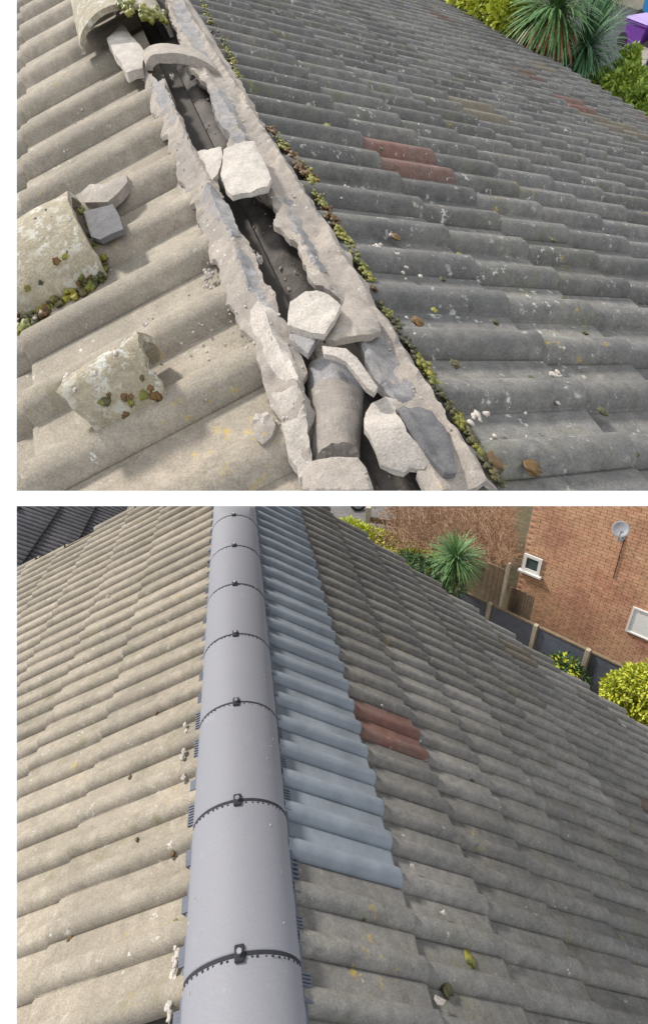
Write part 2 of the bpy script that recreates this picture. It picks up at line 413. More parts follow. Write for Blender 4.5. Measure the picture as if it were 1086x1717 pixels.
def lay_tiles(parent, S, rows, W, L, H, frac, th, rolls, u0, u1f, mats, off=lambda r: 0, pick=None, xr=(-90, 1240), yr=(-120, 1860), bond=True, keep=lambda u, v: True, chip=.0, name='roof_tile'):
    """rows: list of v starts. mats: default material; pick(row, u) -> other material or None.
    The 300 that show largest become parts, the rest one part of kind stuff."""
    cache = {}
    todo = []
    for ri, (v0, ll) in enumerate(rows):
        u = u0 + off(ri)
        while u < u1f(v0):
            c = S.P(u + W/2, v0 + ll/2); q = project(c)
            if q and xr[0] < q[0] < xr[1] and yr[0] < q[1] < yr[1] and keep(u, v0):
                m_ = (pick(ri, u) if pick else None) or mats
                todo.append((q[2] + (0 if (0 <= q[0] <= 1086 and 0 <= q[1] <= 1717) else 20), ri, u, v0, ll, m_))
            u += W
    todo.sort(key=lambda t: t[0])
    rest = []
    for idx, (z, ri, u, v0, ll, m_) in enumerate(todo):
        var = random.randrange(4) if ll == L else 0
        key = (m_.name, var, round(ll, 3))
        if key not in cache: cache[key] = tile_mesh(name, S, W, ll, H, frac, th, rolls, m_, var*3.1, chip=chip)
        me = cache[key]
        du = W/rolls*(.5 - frac*.55)
        loc = S.P(u + du, v0 + random.uniform(-.004, .004), random.uniform(-.002, .002))
        if idx < 300:
            o = new(name, me, parent, loc)
            o.rotation_euler = (random.gauss(0, .0025), random.gauss(0, .0025), random.gauss(0, .003))
        else: rest.append((me, loc))
    if rest:
        vs, fs, mi, sm, mats_ = [], [], [], [], []
        for me, loc in rest:
            b = len(vs); vs += [v.co + loc for v in me.vertices]
            if me.materials[0] not in mats_: mats_.append(me.materials[0])
            kk = mats_.index(me.materials[0])
            for p in me.polygons: fs.append(tuple(i + b for i in p.vertices)); mi.append(kk); sm.append(p.use_smooth)
        o = world_mesh(name + 's_beyond', vs, fs, mats_, parent, kind='stuff')
        o.data.polygons.foreach_set('material_index', mi); o.data.polygons.foreach_set('use_smooth', sm)
def sheet(name, pts, nrm, th, mat, parent=None, **kw):
    m_ = len(pts); vs = list(pts) + [p - nrm*th for p in pts]
    fs = [tuple(range(m_)), tuple(range(m_, 2*m_))[::-1]] + [(i, m_+i, m_+(i+1) % m_, (i+1) % m_) for i in range(m_)]
    return world_mesh(name, vs, fs, mat, parent, **kw)
# ================================================================== LOWER VIEW
SIDE = 'B'
roofB = thing('tiled_roof', P0B + V((0, 2, -1.2)), 'tiled pitched roof, sunlit tan slope and shaded grey slope, under the new dark grey dry ridge', 'roof')
Z3 = upB*.02
bexp = .435
rowsR = [(.03, .447)] + [(.477 + bexp*i, bexp) for i in range(17)]
vergeR = lambda v: 3.98 - .31*v
def pickR(ri, u):
    if ri == 0 and u > .2: return M['blue']
    if ri == 1 and abs(u - .965) < .06: return M['red']
    x = nz((u*1.7, ri*1.3, 0), 2.3, 4)
    h = random.random()
    if h < .03: return M['buff']
    if ri > 6 and h < .07: return M['terracotta']
    return None
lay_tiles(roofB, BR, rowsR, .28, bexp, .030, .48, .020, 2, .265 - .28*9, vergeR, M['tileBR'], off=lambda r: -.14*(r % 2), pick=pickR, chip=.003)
rowsL = [(.02, .575)] + [(.595 + .475*i, .475) for i in range(8)]
vergeL = lambda v: 3.98 + .14*v
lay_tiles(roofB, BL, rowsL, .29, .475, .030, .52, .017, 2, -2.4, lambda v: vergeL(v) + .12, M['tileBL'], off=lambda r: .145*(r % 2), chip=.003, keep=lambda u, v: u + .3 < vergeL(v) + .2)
def deck(S, u0, u1, v1, parent, va=-.1): sheet('roof_deck', [S.P(u0, va, -.035), S.P(u1(va), va, -.035), S.P(u1(v1), v1, -.035), S.P(u0, v1, -.035)], S.N, .03, M['deck'], parent)
deck(BR, -2.2, lambda v: vergeR(v) - .05, 7.2, roofB); deck(BL, -2.2, lambda v: vergeL(v) - .02, 4.2, roofB)
# verge boards
def verge(S, uf, v0, v1, parent):
    a, b = S.P(uf(v0), v0, -.02), S.P(uf(v1), v1, -.02)
    vs, fs = box_geo(a.lerp(b, .5) - S.N*.16, (b-a)/2, S.r*.012, S.N*.15)
    world_mesh('verge_board', vs, fs, M['wood'], parent)
verge(BR, lambda v: vergeR(v) + .0, 0, 7.2, roofB); verge(BL, lambda v: vergeL(v) + .07, 0, 4.2, roofB)
# walls of the house under the roof
gl = BL.P(vergeL(4) - .3, 4, -.1); gr = BR.P(vergeR(7) - .3, 7, -.1); ga = P0B + rB*3.9 - upB*.3
nl = BL.P(-2.2, 4, -.1); nr = BR.P(-2.2, 7, -.1); na = P0B - rB*2.0 - upB*.3
vs = [gl, ga, gr, nr, na, nl]; vs2 = [V((p.x, p.y, 0)) for p in vs]
world_mesh('wall', vs + vs2, [(0, 1, 7, 6), (1, 2, 8, 7), (2, 3, 9, 8), (3, 4, 10, 9), (4, 5, 11, 10), (5, 0, 6, 11)], M['brickm'], roofB)
# new dry ridge
ridge = thing('dry_ridge', P0B + rB*1.5 - upB*RH, 'new smooth dark grey ridge running up the lower roof, with black unions and screws', 'roof ridge')
def rp(u, an, rad=1., dh=0.): return P0B + rB*(u - .014) - latB*cos(an)*RA*rad + upB*(RH2*rad*sin(an) - RH + dh)
def shell(u0, u1, ra, rb, n_=22, hh=0.):
    vs, fs = [], []
    for rr in (ra, rb):
        for u in (u0, u0 + .006, (u0+u1)/2, u1 - .006, u1):
            e = .006 if u in (u0, u1) and rr == ra else 0
            for j in range(n_+1): vs.append(rp(u, pi*j/n_, rr - e, hh))
    W = n_+1; K = 5*W
    for i in range(4):
        for j in range(n_):
            q = (i*W+j, i*W+j+1, (i+1)*W+j+1, (i+1)*W+j); fs += [q[::-1], tuple(K+x for x in q)]
    for j in range(n_):
        for i in (0, 4): fs.append((i*W+j, i*W+j+1, K+i*W+j+1, K+i*W+j))
    for i in range(4):
        for j in (0, n_): fs.append((i*W+j, (i+1)*W+j, K+(i+1)*W+j, K+i*W+j))
    return vs, fs
def fixn(o):
    bm = bmesh.new(); bm.from_mesh(o.data); bmesh.ops.recalc_face_normals(bm, faces=bm.faces[:]); bm.to_mesh(o.data); bm.free(); return o
tile0 = clip0 = None
for kx in range(-2, 9):
    u0 = kx*RS + .004
    o = fixn(world_mesh('ridge_tile', *shell(u0, u0 + RS - .008, 1., .91), M['ridge'], ridge))
    for p in o.data.polygons: p.use_smooth = abs(p.normal.dot(rB)) < .5
    o.rotation_euler = (random.gauss(0, .002), random.gauss(0, .002), random.gauss(0, .003))
for kx in range(-1, 7):
    u = kx*RS
    o = fixn(world_mesh('union_band', *shell(u - .0105, u + .0105, .996, .89), M['black'], ridge))
    teeth = []
    for q in range(26):
        an = pi*(q + .5)/26 + random.uniform(-.02, .02); c = rp(u - .010, an, .985)
        teeth.append(blob_geo(c, (.004, .005, .006*random.uniform(.5, 1.3)), upB, 1., random.random()*90, 1, .4, rB))
    world_mesh('seal_teeth', *merge(teeth), M['black'], ridge, kind='stuff')
    cpt = rp(u, pi/2, 1.)
    vs, fs = box_geo(cpt - upB*.002, latB*.014, rB*.021, upB*.011)
    cl = world_mesh('clamp_plate', vs, fs, M['black'], ridge)
    b = cl.modifiers.new('bevel', 'BEVEL'); b.width = .004; b.segments = 2
    sv, sf = tube_geo([cpt + upB*.009, cpt + upB*.019], .0075, 10)
    world_mesh('screw', sv, sf, M['steel'], cl)
# ventilated strips at both feet of the ridge
for side, S in ((-1, BL), (1, BR)):
    L_ = []
    u = -.8
    while u < 3.9:
        ww = .04 + .08*random.random()
        v0, v1 = (-.035, .001 + .008*random.random())
        L_.append(((u, v0), (u + ww, v1)))
        u += .14
    parts = [];
    for (a, v0), (b, v1) in L_:
        for q in range(8):
            ua = a + (b-a)*q/8
            vs, fs = box_geo(S.P(ua, (v0+v1)/2, .004), S.r*.003, S.d*((v1-v0)/2), S.N*.022)
            parts.append((vs, fs))
    vs, fs = box_geo(S.P(1.5, -.03, .004), S.r*2.4, S.d*.02, S.N*.018); parts.append((vs, fs))
    world_mesh('vent_strip', *merge(parts), M['vent'], ridge)
# droppings / paint flecks on the ridge
def flecks(parent, pts, mat, name='white_fleck', S=None):
    parts = []
    for (c, up, r) in pts:
        parts.append(blob_geo(c, (r*random.uniform(.6, 1.5), r*random.uniform(.3, .9), .0015), up, 1., random.random()*90, 1, .6, rB))
    return world_mesh(name, *merge(parts), mat, parent, kind='stuff')
P_ = []
for _ in range(45):
    an = random.choice((random.uniform(.15, .7), random.uniform(2.3, 3.), random.uniform(.2, 2.9))); u = random.uniform(-.4, 3)
    c = rp(u, an, 1.003); up = (c - (P0B + rB*u - upB*RH)).normalized(); P_.append((c, up, random.uniform(.002, .006)))
flecks(ridge, P_, M['mortar_w'])
# moss, mortar and grit on the lower roof
def pad(parent, S, px, r, mat, name='moss_clump', n=.012, flat=.55, up_=.0):
    c = S.at(px, n)
    vs, fs = blob_geo(c, (r*.9, r*.65, r*.7), S.N, flat, random.random()*90, 3, .55, S.r)
    return world_mesh(name, vs, fs, M[mat] if isinstance(mat, str) else mat, parent)
for px, r, m_ in (((117, 1573), .014, 'moss_o'), ((290, 1430), .016, 'moss_o'), ((294, 1548), .014, 'moss_g'), ((262, 1196), .012, 'moss_o'), ((200, 1176), .012, 'moss_d'),
                  ((218, 1303), .012, 'moss_d'), ((240, 1330), .010, 'moss_d'), ((230, 1407), .009, 'moss_d'), ((312, 962), .02, 'moss_d'), ((92, 1024), .014, 'moss_d'), ((168, 1540), .009, 'moss_d')):
    pad(roofB, BL, px, r, m_)
for px, r, m_ in (((789, 1305), .03, 'moss_d'), ((787, 1610), .03, 'moss_g'), ((748, 1658), .03, 'moss_d'), ((583, 1521), .016, 'moss_d'), ((610, 1539), .012, 'moss_d'),
                  ((503, 1492), .02, 'moss_o'), ((806, 1508), .015, 'moss_d'), ((908, 1607), .016, 'moss_d'), ((518, 1680), .016, 'moss_d'), ((648, 1317), .013, 'moss_d')):
    pad(roofB, BR, px, r, m_)
def shard(S, px, r, label, mat='mortar_w', n=.03):
    c = S.at(px, n); vs, fs = blob_geo(c, (r, r*.6, r*.4), S.N, .8, random.random()*90, 1, .9, S.d)
    o = world_mesh('mortar_chip', vs, fs, M[mat], None, label=label, cat='mortar chip', group='small white mortar chips dropped on the lower roof'); return o
for px, r, lb in (((735, 1676), .022, 'largest white mortar chip near the bottom edge of the grey slope'), ((692, 1452), .018, 'white mortar chip on the grey tile just right of the blue strip end'),
                  ((743, 1530), .014, 'white mortar chip lying in a pan below the blue strip'), ((1045, 1217), .03, 'white chip high on the grey slope close to the golden shrub'),
                  ((676, 1400), .009, 'tiny white chip just right of the blue strip'), ((592, 1022), .016, 'tiny white chip at the upper end of the grey slope'), ((640, 1182), .01, 'tiny white chip lying on the red tile'),
                  ((180, 999), .016, 'tiny white chip on the upper tan slope')):
    shard(BL if px[0] < 350 else BR, px, r, lb)
for i in range(9):   # mortar crumbs along the left foot of the ridge
    y = 1215 + i*11; pad(roofB, BL, (312 - i*.8 + random.uniform(-4, 3), y), random.uniform(.008, .018), 'mortar_w', 'mortar_lump', .02, .5)
for i in range(14):
    y = 1590 + i*9; pad(roofB, BL, (296 - i*1.1 + random.uniform(-3, 3), y), random.uniform(.008, .014), 'mortar_w', 'mortar_lump', .02, .5)
# neighbour's dark roof, beyond the gable
dN = ray(2400, 1850).normalized()
qN = ray(31, 950).normalized()
NRo = Slope(EYE + ray(60, 900)*(7.2/FPX), rB, BR.d, upB)
nroof = thing('neighbouring_roof', NRo.O - V((0, 0, .3)), 'dark slate grey ribbed tile roof of the neighbouring house beyond the tan slope', 'roof')
ua, va = NRo.uv(NRo.at((102, 851))); uc, vc = NRo.uv(NRo.at((161, 851)))
wN = abs(vc - va); ur, vr_ = NRo.uv(NRo.at((214, 852)))
rowsN = [(va - wN*i, wN) for i in range(4, -4, -1)]
lay_tiles(nroof, NRo, [r_ for r_ in rowsN if r_[0] < vr_ - wN*.5], .42, wN, .016, .7, .05, 4, -3.2, lambda v: 4, M['newroof'], xr=(-60, 330), yr=(700, 1000), keep=lambda u, v: True, name='ribbed_tile')
sheet('roof_deck', [NRo.P(-3.2, vr_ - 5*wN, -.03), NRo.P(4, vr_ - 5*wN, -.03), NRo.P(4, vr_, -.03), NRo.P(-3.2, vr_, -.03)], NRo.N, .05, M['deck'], nroof)
# ---- garden behind
def gB(px, z=0.): return hit(px, V((0, 0, z)), V((0, 0, 1)))
def flat(name, pts, z, mat, **kw):
    return world_mesh(name, [V((p[0], p[1], z)) for p in pts], [tuple(range(len(pts)))], mat, **kw)
flat('ground', [(-14, -6), (34, -6), (34, 46), (-14, 46)], 0, M['ground'], kind='structure')
p1, p2, p3, p4 = gB((505, 830)), gB((720, 830)), gB((700, 892)), gB((560, 884))
flat('road', [(-14, p3.y - .3), (p3.x + 1.5, p3.y - .3), (p3.x + 5, 46), (-14, 46)], .004, M['road'], kind='structure')
# fence of slate grey panels and concrete posts
FH = 1.8
fa, fb = gB((765, 985), FH), gB((1030, 1110), FH)
fd = (fb - fa); fd.z = 0; fd.normalize(); fn = V((fd.y, -fd.x, 0))
if fn.dot(EYE - fa) < 0: fn = -fn
fence = thing('garden_fence', V((fa.x, fa.y, 0)), 'slate grey panel fence between concrete posts below the brick wall', 'fence')
def along(px, z=FH):
    d = ray(*px); O = fa; N = fn; t = (O-EYE).dot(N)/d.dot(N); return (EYE + d*t - O).dot(fd)
ts = sorted([along((822, 1012)), along((900, 1045)), along((987, 1088))])
stp = (ts[2]-ts[0])/2; ts = [ts[0]-stp*1.0] + ts + [ts[2]+stp, ts[2]+2*stp]
for i, t in enumerate(ts):
    b = V((fa.x, fa.y, 0)) + fd*t
    if i > 0: box('fence_post', b + fn*.03, fd*.042, fn*.05, V((0, 0, FH + .03)), M['post'], fence)
    if i < len(ts)-1:
        c = b + fd*(stp/2)
        box('fence_panel', c, fd*(stp/2 - .055), fn*.02, V((0, 0, FH - .03)), M['panel'], fence)
        box('capping_rail', c + V((0, 0, FH - .03)), fd*(stp/2 - .055), fn*.035, V((0, 0, .035)), M['wood'], fence)
# brick house wall
wo = V((fa.x, fa.y, 0)) - fn*1.3
def onwall(px, off=0.):
    O = wo + fn*off; d = ray(*px); t = (O-EYE).dot(fn)/d.dot(fn); X = EYE + d*t; return (X-wo).dot(fd), X.z
w0 = onwall((862, 1000))[0]; w1 = onwall((1086, 1000))[0] + 2.5; wh = max(onwall((1086, 848))[1], onwall((870, 848))[1]) + .3
house = thing('brick_house', wo + fd*w0, 'orange red brick side wall with a small white window, behind the grey fence', 'house')
vs, fs = box_geo(wo + fd*((w0+w1)/2) - fn*1.5, fd*((w1-w0)/2), fn*1.49, V((0, 0, wh)))
wallb = world_mesh('wall', vs, fs, M['brickm'], house)
bw, bh = .225, .075
# window opening
wx0, wz1 = onwall((880, 927)); wx1, _ = onwall((898, 930)); _, wz0 = onwall((874, 953)); wx1 = wx0 + .42
gx0, gz1 = onwall((1066, 1018)); _, gz0 = onwall((1056, 1060)); gx0b, _ = onwall((1050, 1050)); gx0 = gx0b
bricks = []
cmat = M['brick']
me_b = None
for j in range(int(wh/bh)):
    x = w0 + (bw/2 if j % 2 else 0)
    while x < w1:
        z = j*bh
        xa, xb = x + .005, min(x + bw - .005, w1)
        x += bw
        if xb - xa < .04: continue
        if xb > wx0 - .02 and xa < wx0 + .44 and z + bh > wz0 - .06 and z < wz1 + .02:
            if xa < wx0 - .02 and wx0 - .02 - xa > .05: xb = wx0 - .02
            elif xb > wx0 + .44 and xb - wx0 - .56 > .05: xa = wx0 + .44
            else: continue
        q = project(wo + fd*((xa+xb)/2) + V((0, 0, z)))
        if not q or q[1] > 1230 or q[1] < 780 or q[0] > 1200: continue
        bricks.append((q[2] if 845 < q[0] < 1086 and 850 < q[1] < 1110 else q[2] + 50, xa, xb, z))
bricks.sort()
base_me = {}
rest = []
for i, (_, xa, xb, z) in enumerate(bricks):
    c = wo + fd*((xa+xb)/2) + V((0, 0, z)) + fn*.0
    L_ = xb - xa; pr = random.uniform(-.003, .0)
    if i < 300:
        key = round(L_, 2)
        if key not in base_me:
            v_, f_ = box_geo(V((0, 0, 0)), fd*(L_/2), fn*.012, V((0, 0, bh - .010))); base_me[key] = mk('brick', v_, f_, M['brick'])
        new('brick', base_me[key], wallb, c + fn*(pr - .006))
    else: rest.append(box_geo(c + fn*(pr - .006), fd*(L_/2), fn*.012, V((0, 0, bh - .010))))
if rest: world_mesh('bricks_beyond', *merge(rest), M['brick'], wallb, kind='stuff')
def window(x0, x1, z0, z1, solid=False, nm='window'):
    c = wo + fd*((x0+x1)/2) + V((0, 0, z0))
    hw = (x1-x0)/2; H = z1-z0; t = .03 if solid else .07
    parts = [box_geo(c + fn*.015, fd*hw, fn*.02, V((0, 0, t))), box_geo(c + fn*.015 + V((0, 0, H-t)), fd*hw, fn*.02, V((0, 0, t)))]
    for s in (-1, 1): parts.append(box_geo(c + fn*.015 + fd*(hw - t/2)*s + V((0, 0, t)), fd*(t/2), fn*.02, V((0, 0, H - 2*t))))
    fr = world_mesh(nm, *merge(parts), M['upvc'], house)
    vs, fs = box_geo(c + fn*.008 + V((0, 0, t)), fd*(hw - t), fn*.006, V((0, 0, H - 2*t)))
    world_mesh('blind' if solid else 'pane', vs, fs, M['upvc'] if solid else M['glass'], fr)
    if not solid:
        vs, fs = box_geo(c + fn*.04 - V((0, 0, .05)), fd*(hw + .06), fn*.05, V((0, 0, .045))); world_mesh('sill', vs, fs, M['upvc'], fr)
window(wx0, wx0 + .42, wz0, wz1)
window(gx0, gx0 + .62, gz0, gz1, True)
# satellite dish with its cable
dx, dz = onwall((1041, 886), .3)
dish = thing('satellite_dish', wo + fd*dx + V((0, 0, dz)), 'round grey satellite dish fixed high on the brick wall', 'satellite dish')
dc = wo + fd*dx + V((0, 0, dz)) + fn*.34; dn_ = (EYE - dc).normalized(); dn_ = (dn_ + V((0, 0, .25)) + fd*.1).normalized()
a_ = dn_.cross(V((0, 0, 1))).normalized(); b_ = dn_.cross(a_)
vs, fs = [dc - dn_*.05], []
R_ = .15; rings = 5; sg = 24
for i in range(1, rings+1):
    for j in range(sg):
        rr = R_*i/rings; vs.append(dc + (a_*cos(2*pi*j/sg) + b_*sin(2*pi*j/sg)*1.08)*rr + dn_*(-.05 + .05*(i/rings)**2))
for j in range(sg): fs.append((0, 1+j, 1+(j+1) % sg))
for i in range(rings-1):
    for j in range(sg): a0 = 1+i*sg; fs.append((a0+j, a0+sg+j, a0+sg+(j+1) % sg, a0+(j+1) % sg))
o = world_mesh('reflector', vs, fs, M['dish'], dish, True); so = o.modifiers.new('s', 'SOLIDIFY'); so.thickness = .008
foot = wo + fd*dx + V((0, 0, dz - .3))
world_mesh('wall_bracket', *merge([tube_geo([foot + fn*.01, foot + fn*.3, dc - dn_*.06], .018), box_geo(foot + fn*.01 - V((0, 0, .08)), fd*.05, fn*.01, V((0, 0, .16)))]), M['dish'], dish)
world_mesh('feed_arm', *merge([tube_geo([dc - b_*(-R_)*.9, dc - b_*(-R_)*.7 + dn_*.28], .009), box_geo(dc + b_*R_*.7 + dn_*.28, a_*.03, dn_*.04, -b_*.06)]), M['dish'], dish)
cpts = [onwall(p) for p in ((1046, 905), (1040, 925), (1034, 948), (1028, 968))]
world_mesh('cable', *tube_geo([wo + fd*x + fn*.02 + V((0, 0, z)) for x, z in cpts], .009), M['black'], dish)
# vegetation helpers
def leaves(n_, cs, rad, size, mat, up=V((0, 0, 1)), squash=.85, asp=.45, droop=.3, shell_=.45):
    vs, fs = [], []
    for _ in range(n_):
        c, r = random.choice(cs)
        while 1:
            d = V((random.gauss(0, 1), random.gauss(0, 1), random.gauss(0, 1)))
            if d.length > .1: break
        d.normalize(); q = random.uniform(shell_, 1)**.6
        p = c + (d - up*d.dot(up)*(1-squash))*r*q*(1 + .25*nz(d, 2, r*9))
        s = size*random.uniform(.6, 1.3)
        t = (d + V((random.gauss(0, .6), random.gauss(0, .6), random.gauss(0, .6))) - up*droop).normalized(); b = t.cross(V((random.gauss(0, 1), random.gauss(0, 1), random.gauss(0, 1)))).normalized()
        nn = t.cross(b); k_ = len(vs)
        vs += [p, p + t*s*.5 + b*s*asp*.5 + nn*s*.06, p + t*s, p + t*s*.5 - b*s*asp*.5 + nn*s*.06]
        fs += [(k_, k_+1, k_+2), (k_, k_+2, k_+3)]
    return vs, fs
def shrub(name, base, cs, n_, size, mat, label, cat='shrub', up=V((0, 0, 1)), asp=.45, group=None):
    t = thing(name, base, label, cat, group)
    st = []
    for c, r in cs:
        for _ in range(3):
            e = c + V((random.gauss(0, .5), random.gauss(0, .5), random.gauss(0, .5)))*r
            m_ = base.lerp(e, .5) + V((random.gauss(0, .1), random.gauss(0, .1), 0))*r
            st.append(tube_geo([base, m_, e], [.022, .014, .005], 5))
    world_mesh('stem', *merge(st), M['bark'], t)
    world_mesh('foliage', *leaves(n_, cs, 0, size, None, up, asp=asp), M[mat], t)
    return t
def palm(name, base, top, n_, L_, mats, label, up=V((0, 0, 1)), wd=.02, low=-.6, dead=0):
    t = thing(name, base, label, 'cordyline palm')
    world_mesh('trunk', *tube_geo([base, base.lerp(top, .5) + up.orthogonal()*.02, top], [.09, .07, .06], 9), M['bark'], t)
    a0 = up.orthogonal().normalized(); b0 = up.cross(a0)
    def frond(cnt, lo, hi, LL, mat, nm):
        vs, fs = [], []
        for i in range(cnt):
            az = random.uniform(0, 2*pi); el = math.asin(max(-1, min(1, random.uniform(lo, hi))))
            d = (a0*cos(az) + b0*sin(az))*cos(el) + up*sin(el); s = d.cross(up).normalized() if abs(d.dot(up)) < .99 else a0
            ln = LL*random.uniform(.75, 1.1); p = top + d*.04 + up*random.uniform(-.1, .05); k_ = len(vs); sg = 6
            for q in range(sg+1):
                tt = q/sg; wq = wd*(.5 + 1.2*tt)*(1 - tt)**.6*1.3 + .002
                vs += [p - s*wq/2, p + s*wq/2]
                p = p + d*(ln/sg); d = (d - up*(.10 + .13*tt)*random.uniform(.5, 1.4)).normalized()
            for q in range(sg): fs.append((k_+2*q, k_+2*q+1, k_+2*q+3, k_+2*q+2))
        return world_mesh(nm, vs, fs, mat, t)
    frond(n_, low, 1, L_, M[mats], 'leaves')
    if dead: frond(dead, -.9, -.35, L_*.95, M['dead'], 'dead_leaves')
    return t
pb = gB((762, 1010)); s_ = (gB((805, 940), 3) - gB((720, 940), 3)).length
pt = hit((764, 938), fa + fn*.45, fn); pb = V((pt.x, pt.y, 0)); s_ = (hit((806, 938), pt, V((0, 1, 0))) - pt).length*2
palm('cordyline_palm', V((pb.x, pb.y, 0)), pt, 420, s_*.62, 'palm', 'spiky green cordyline palm standing left of the grey fence')
# dark shrub beside it
def ball(px, r, dist): return (EYE + ray(*px).normalized()*dist, r)
dpl = (pt - EYE).length
cs = [ball((700, 957), .45, dpl + .3), ball((722, 968), .5, dpl + .1), ball((680, 950), .4, dpl + .8), ball((742, 990), .45, dpl)]
shrub('evergreen_shrub', V((cs[0][0].x, cs[0][0].y, 0)), cs, 2600, .11, 'dgreen', 'dark evergreen shrub tucked beside the cordyline palm')
# golden clipped hedge running to the left
t = thing('golden_hedge', gB((650, 920)), 'low yellow green hedge running along the road behind the verge', 'hedge')
cs = []
for i in range(22):
    f = i/21; px = (583 + (716-583)*f, 882 + (940-882)*f + 3*sin(f*9)); p = gB(px, .8); cs.append((p, .34 + .10*f))
world_mesh('foliage', *leaves(7000, cs, 0, .10, None, asp=.6), M['gold'], t)
world_mesh('stem', *merge([tube_geo([V((c.x, c.y, 0)), c], [.03, .012], 5) for c, r in cs]), M['bark'], t)
# low timber barrier next to the road
q0, q1 = gB((616, 890)), gB((662, 897))
o = thing('timber_barrier', q0, 'low dark timber barrier with one pale post beside the road', 'barrier')
dd = (q1-q0).normalized()
box('rail', q0.lerp(q1, .5) + V((0, 0, .35)), dd*((q1-q0).length/2), dd.cross(V((0, 0, 1)))*.04, V((0, 0, .22)), M['wood'], o)
box('post', q0, dd*.09, dd.cross(V((0, 0, 1)))*.09, V((0, 0, .95)), M['post'], o)
box('post', q1, dd*.06, dd.cross(V((0, 0, 1)))*.06, V((0, 0, .7)), M['wood'], o)
# bare brown hedge (tangle of twigs)
bb = thing('bare_shrub', gB((740, 930)), 'tangled leafless brown shrub filling the space between road and brick wall', 'shrub')
vs, fs = [], []; tw = []
for i in range(30):
    f = i/29; base = gB((660 + 190*f, 935 + random.uniform(-12, 14)))
    L_ = random.uniform(2.2, 3.6)
    p = base.copy(); pts = [p.copy()]; d = V((random.gauss(0, .25), random.gauss(0, .25), 1)).normalized()
    for _ in range(5):
        p += d*L_/5; d = (d + V((random.gauss(0, .28), random.gauss(0, .28), -.02))).normalized(); pts.append(p.copy())
    tw.append(tube_geo(pts, [.035, .03, .024, .018, .012, .006], 5))
world_mesh('branches', *merge(tw), plain('pale_bark', (.36, .24, .16, 1), .9, .2), bb)
for i in range(5200):
    f = random.random(); px = (655 + 202*f, random.uniform(846, 948)); z = random.uniform(.3, 2.9)
    if px[1] > 915 + 45*abs(f - .15): continue
    c = gB(px, z)
    d = V((random.gauss(0, .6), random.gauss(0, .6), random.uniform(.1, 1))).normalized(); s = d.cross((c-EYE)).normalized()*random.uniform(.004, .009); L_ = random.uniform(.25, .7); mdl = c + d*L_*.5 + V((random.gauss(0, .05), random.gauss(0, .05), 0)); k_ = len(vs)
    vs += [c - s, c + s, mdl - s*.7, mdl + s*.7, c + d*L_]; fs += [(k_, k_+1, k_+3, k_+2), (k_+2, k_+3, k_+4)]
world_mesh('twigs', vs, fs, M['twig'], bb, kind='stuff')
lv = []
for i in range(90):
    f = random.random(); px = (640 + 210*f, random.uniform(850, 935)); lv.append((gB(px, random.uniform(.4, 2.0)), .5))
world_mesh('withered_leaves', *leaves(9000, lv, 0, .075, None, asp=.5), M['twig'], bb, kind='stuff')
# side fence of boards between shrub and brick wall, with a pale post
ft = thing('timber_fence', gB((822, 1010)), 'weathered timber fence with a tall pale post, left of the brick wall', 'fence')
def dropb(px, z, y): return hit(px, V((0, y, 0)), V((0, 1, 0)))
fy = along((822, 1012)); pbase = V((fa.x, fa.y, 0)) + fd*fy - fn*.35
pl = pbase - fn*.0
for i in range(9):
    x = pbase + fd*(.12 + i*.065) - fn*.35
    box('board', x, fd*.029, fn*.012, V((0, 0, 1.95 + .02*(i % 2))), M['wood'], ft)
for i in range(5):
    x = pbase - fd*(.08 + i*.115) - fn*.4
    box('board', x, fd*.052, fn*.012, V((0, 0, 2.3)), M['wood'], ft)
box('post', pbase - fn*.25, fd*.035, fn*.035, V((0, 0, 2.6)), M['post'], ft)
# shrubs in front of the fence
def on_fence_side(px, off): # point in front of the fence by off
    O = fa + fn*off; d = ray(*px); t = (O-EYE).dot(fn)/d.dot(fn); return EYE + d*t
c = on_fence_side((945, 1118), .45); cs = [(c, .30), (c + fd*.25 - V((0, 0, .15)), .28), (c - fd*.2 - V((0, 0, .2)), .3)]
shrub('small_shrub', V((c.x, c.y, 0)), cs, 1100, .10, 'dgreen', 'small dark green shrub with yellow tips in front of the grey fence')
c2 = [(x[0] + (EYE-c).normalized()*.1, x[1]*.8) for x in cs]
t = thing('young_shoots', V((c.x, c.y, 0)), 'yellow shoots on the small dark shrub in front of the grey fence', 'shrub'); world_mesh('foliage', *leaves(160, [c2[0]], 0, .10, None), M['gold'], t)
cs = [(on_fence_side(p, .9), r) for p, r in (((1040, 1155), .30), ((1072, 1142), .30), ((1060, 1180), .35), ((1095, 1175), .4), ((1085, 1205), .4), ((1120, 1150), .45), ((1130, 1210), .5), ((1030, 1165), .2))]
shrub('golden_shrub', V((cs[1][0].x, cs[1][0].y, 0)), cs, 7500, .085, 'gold', 'bushy yellow green shrub at the right edge of the lower view, beside the roof', asp=.5)
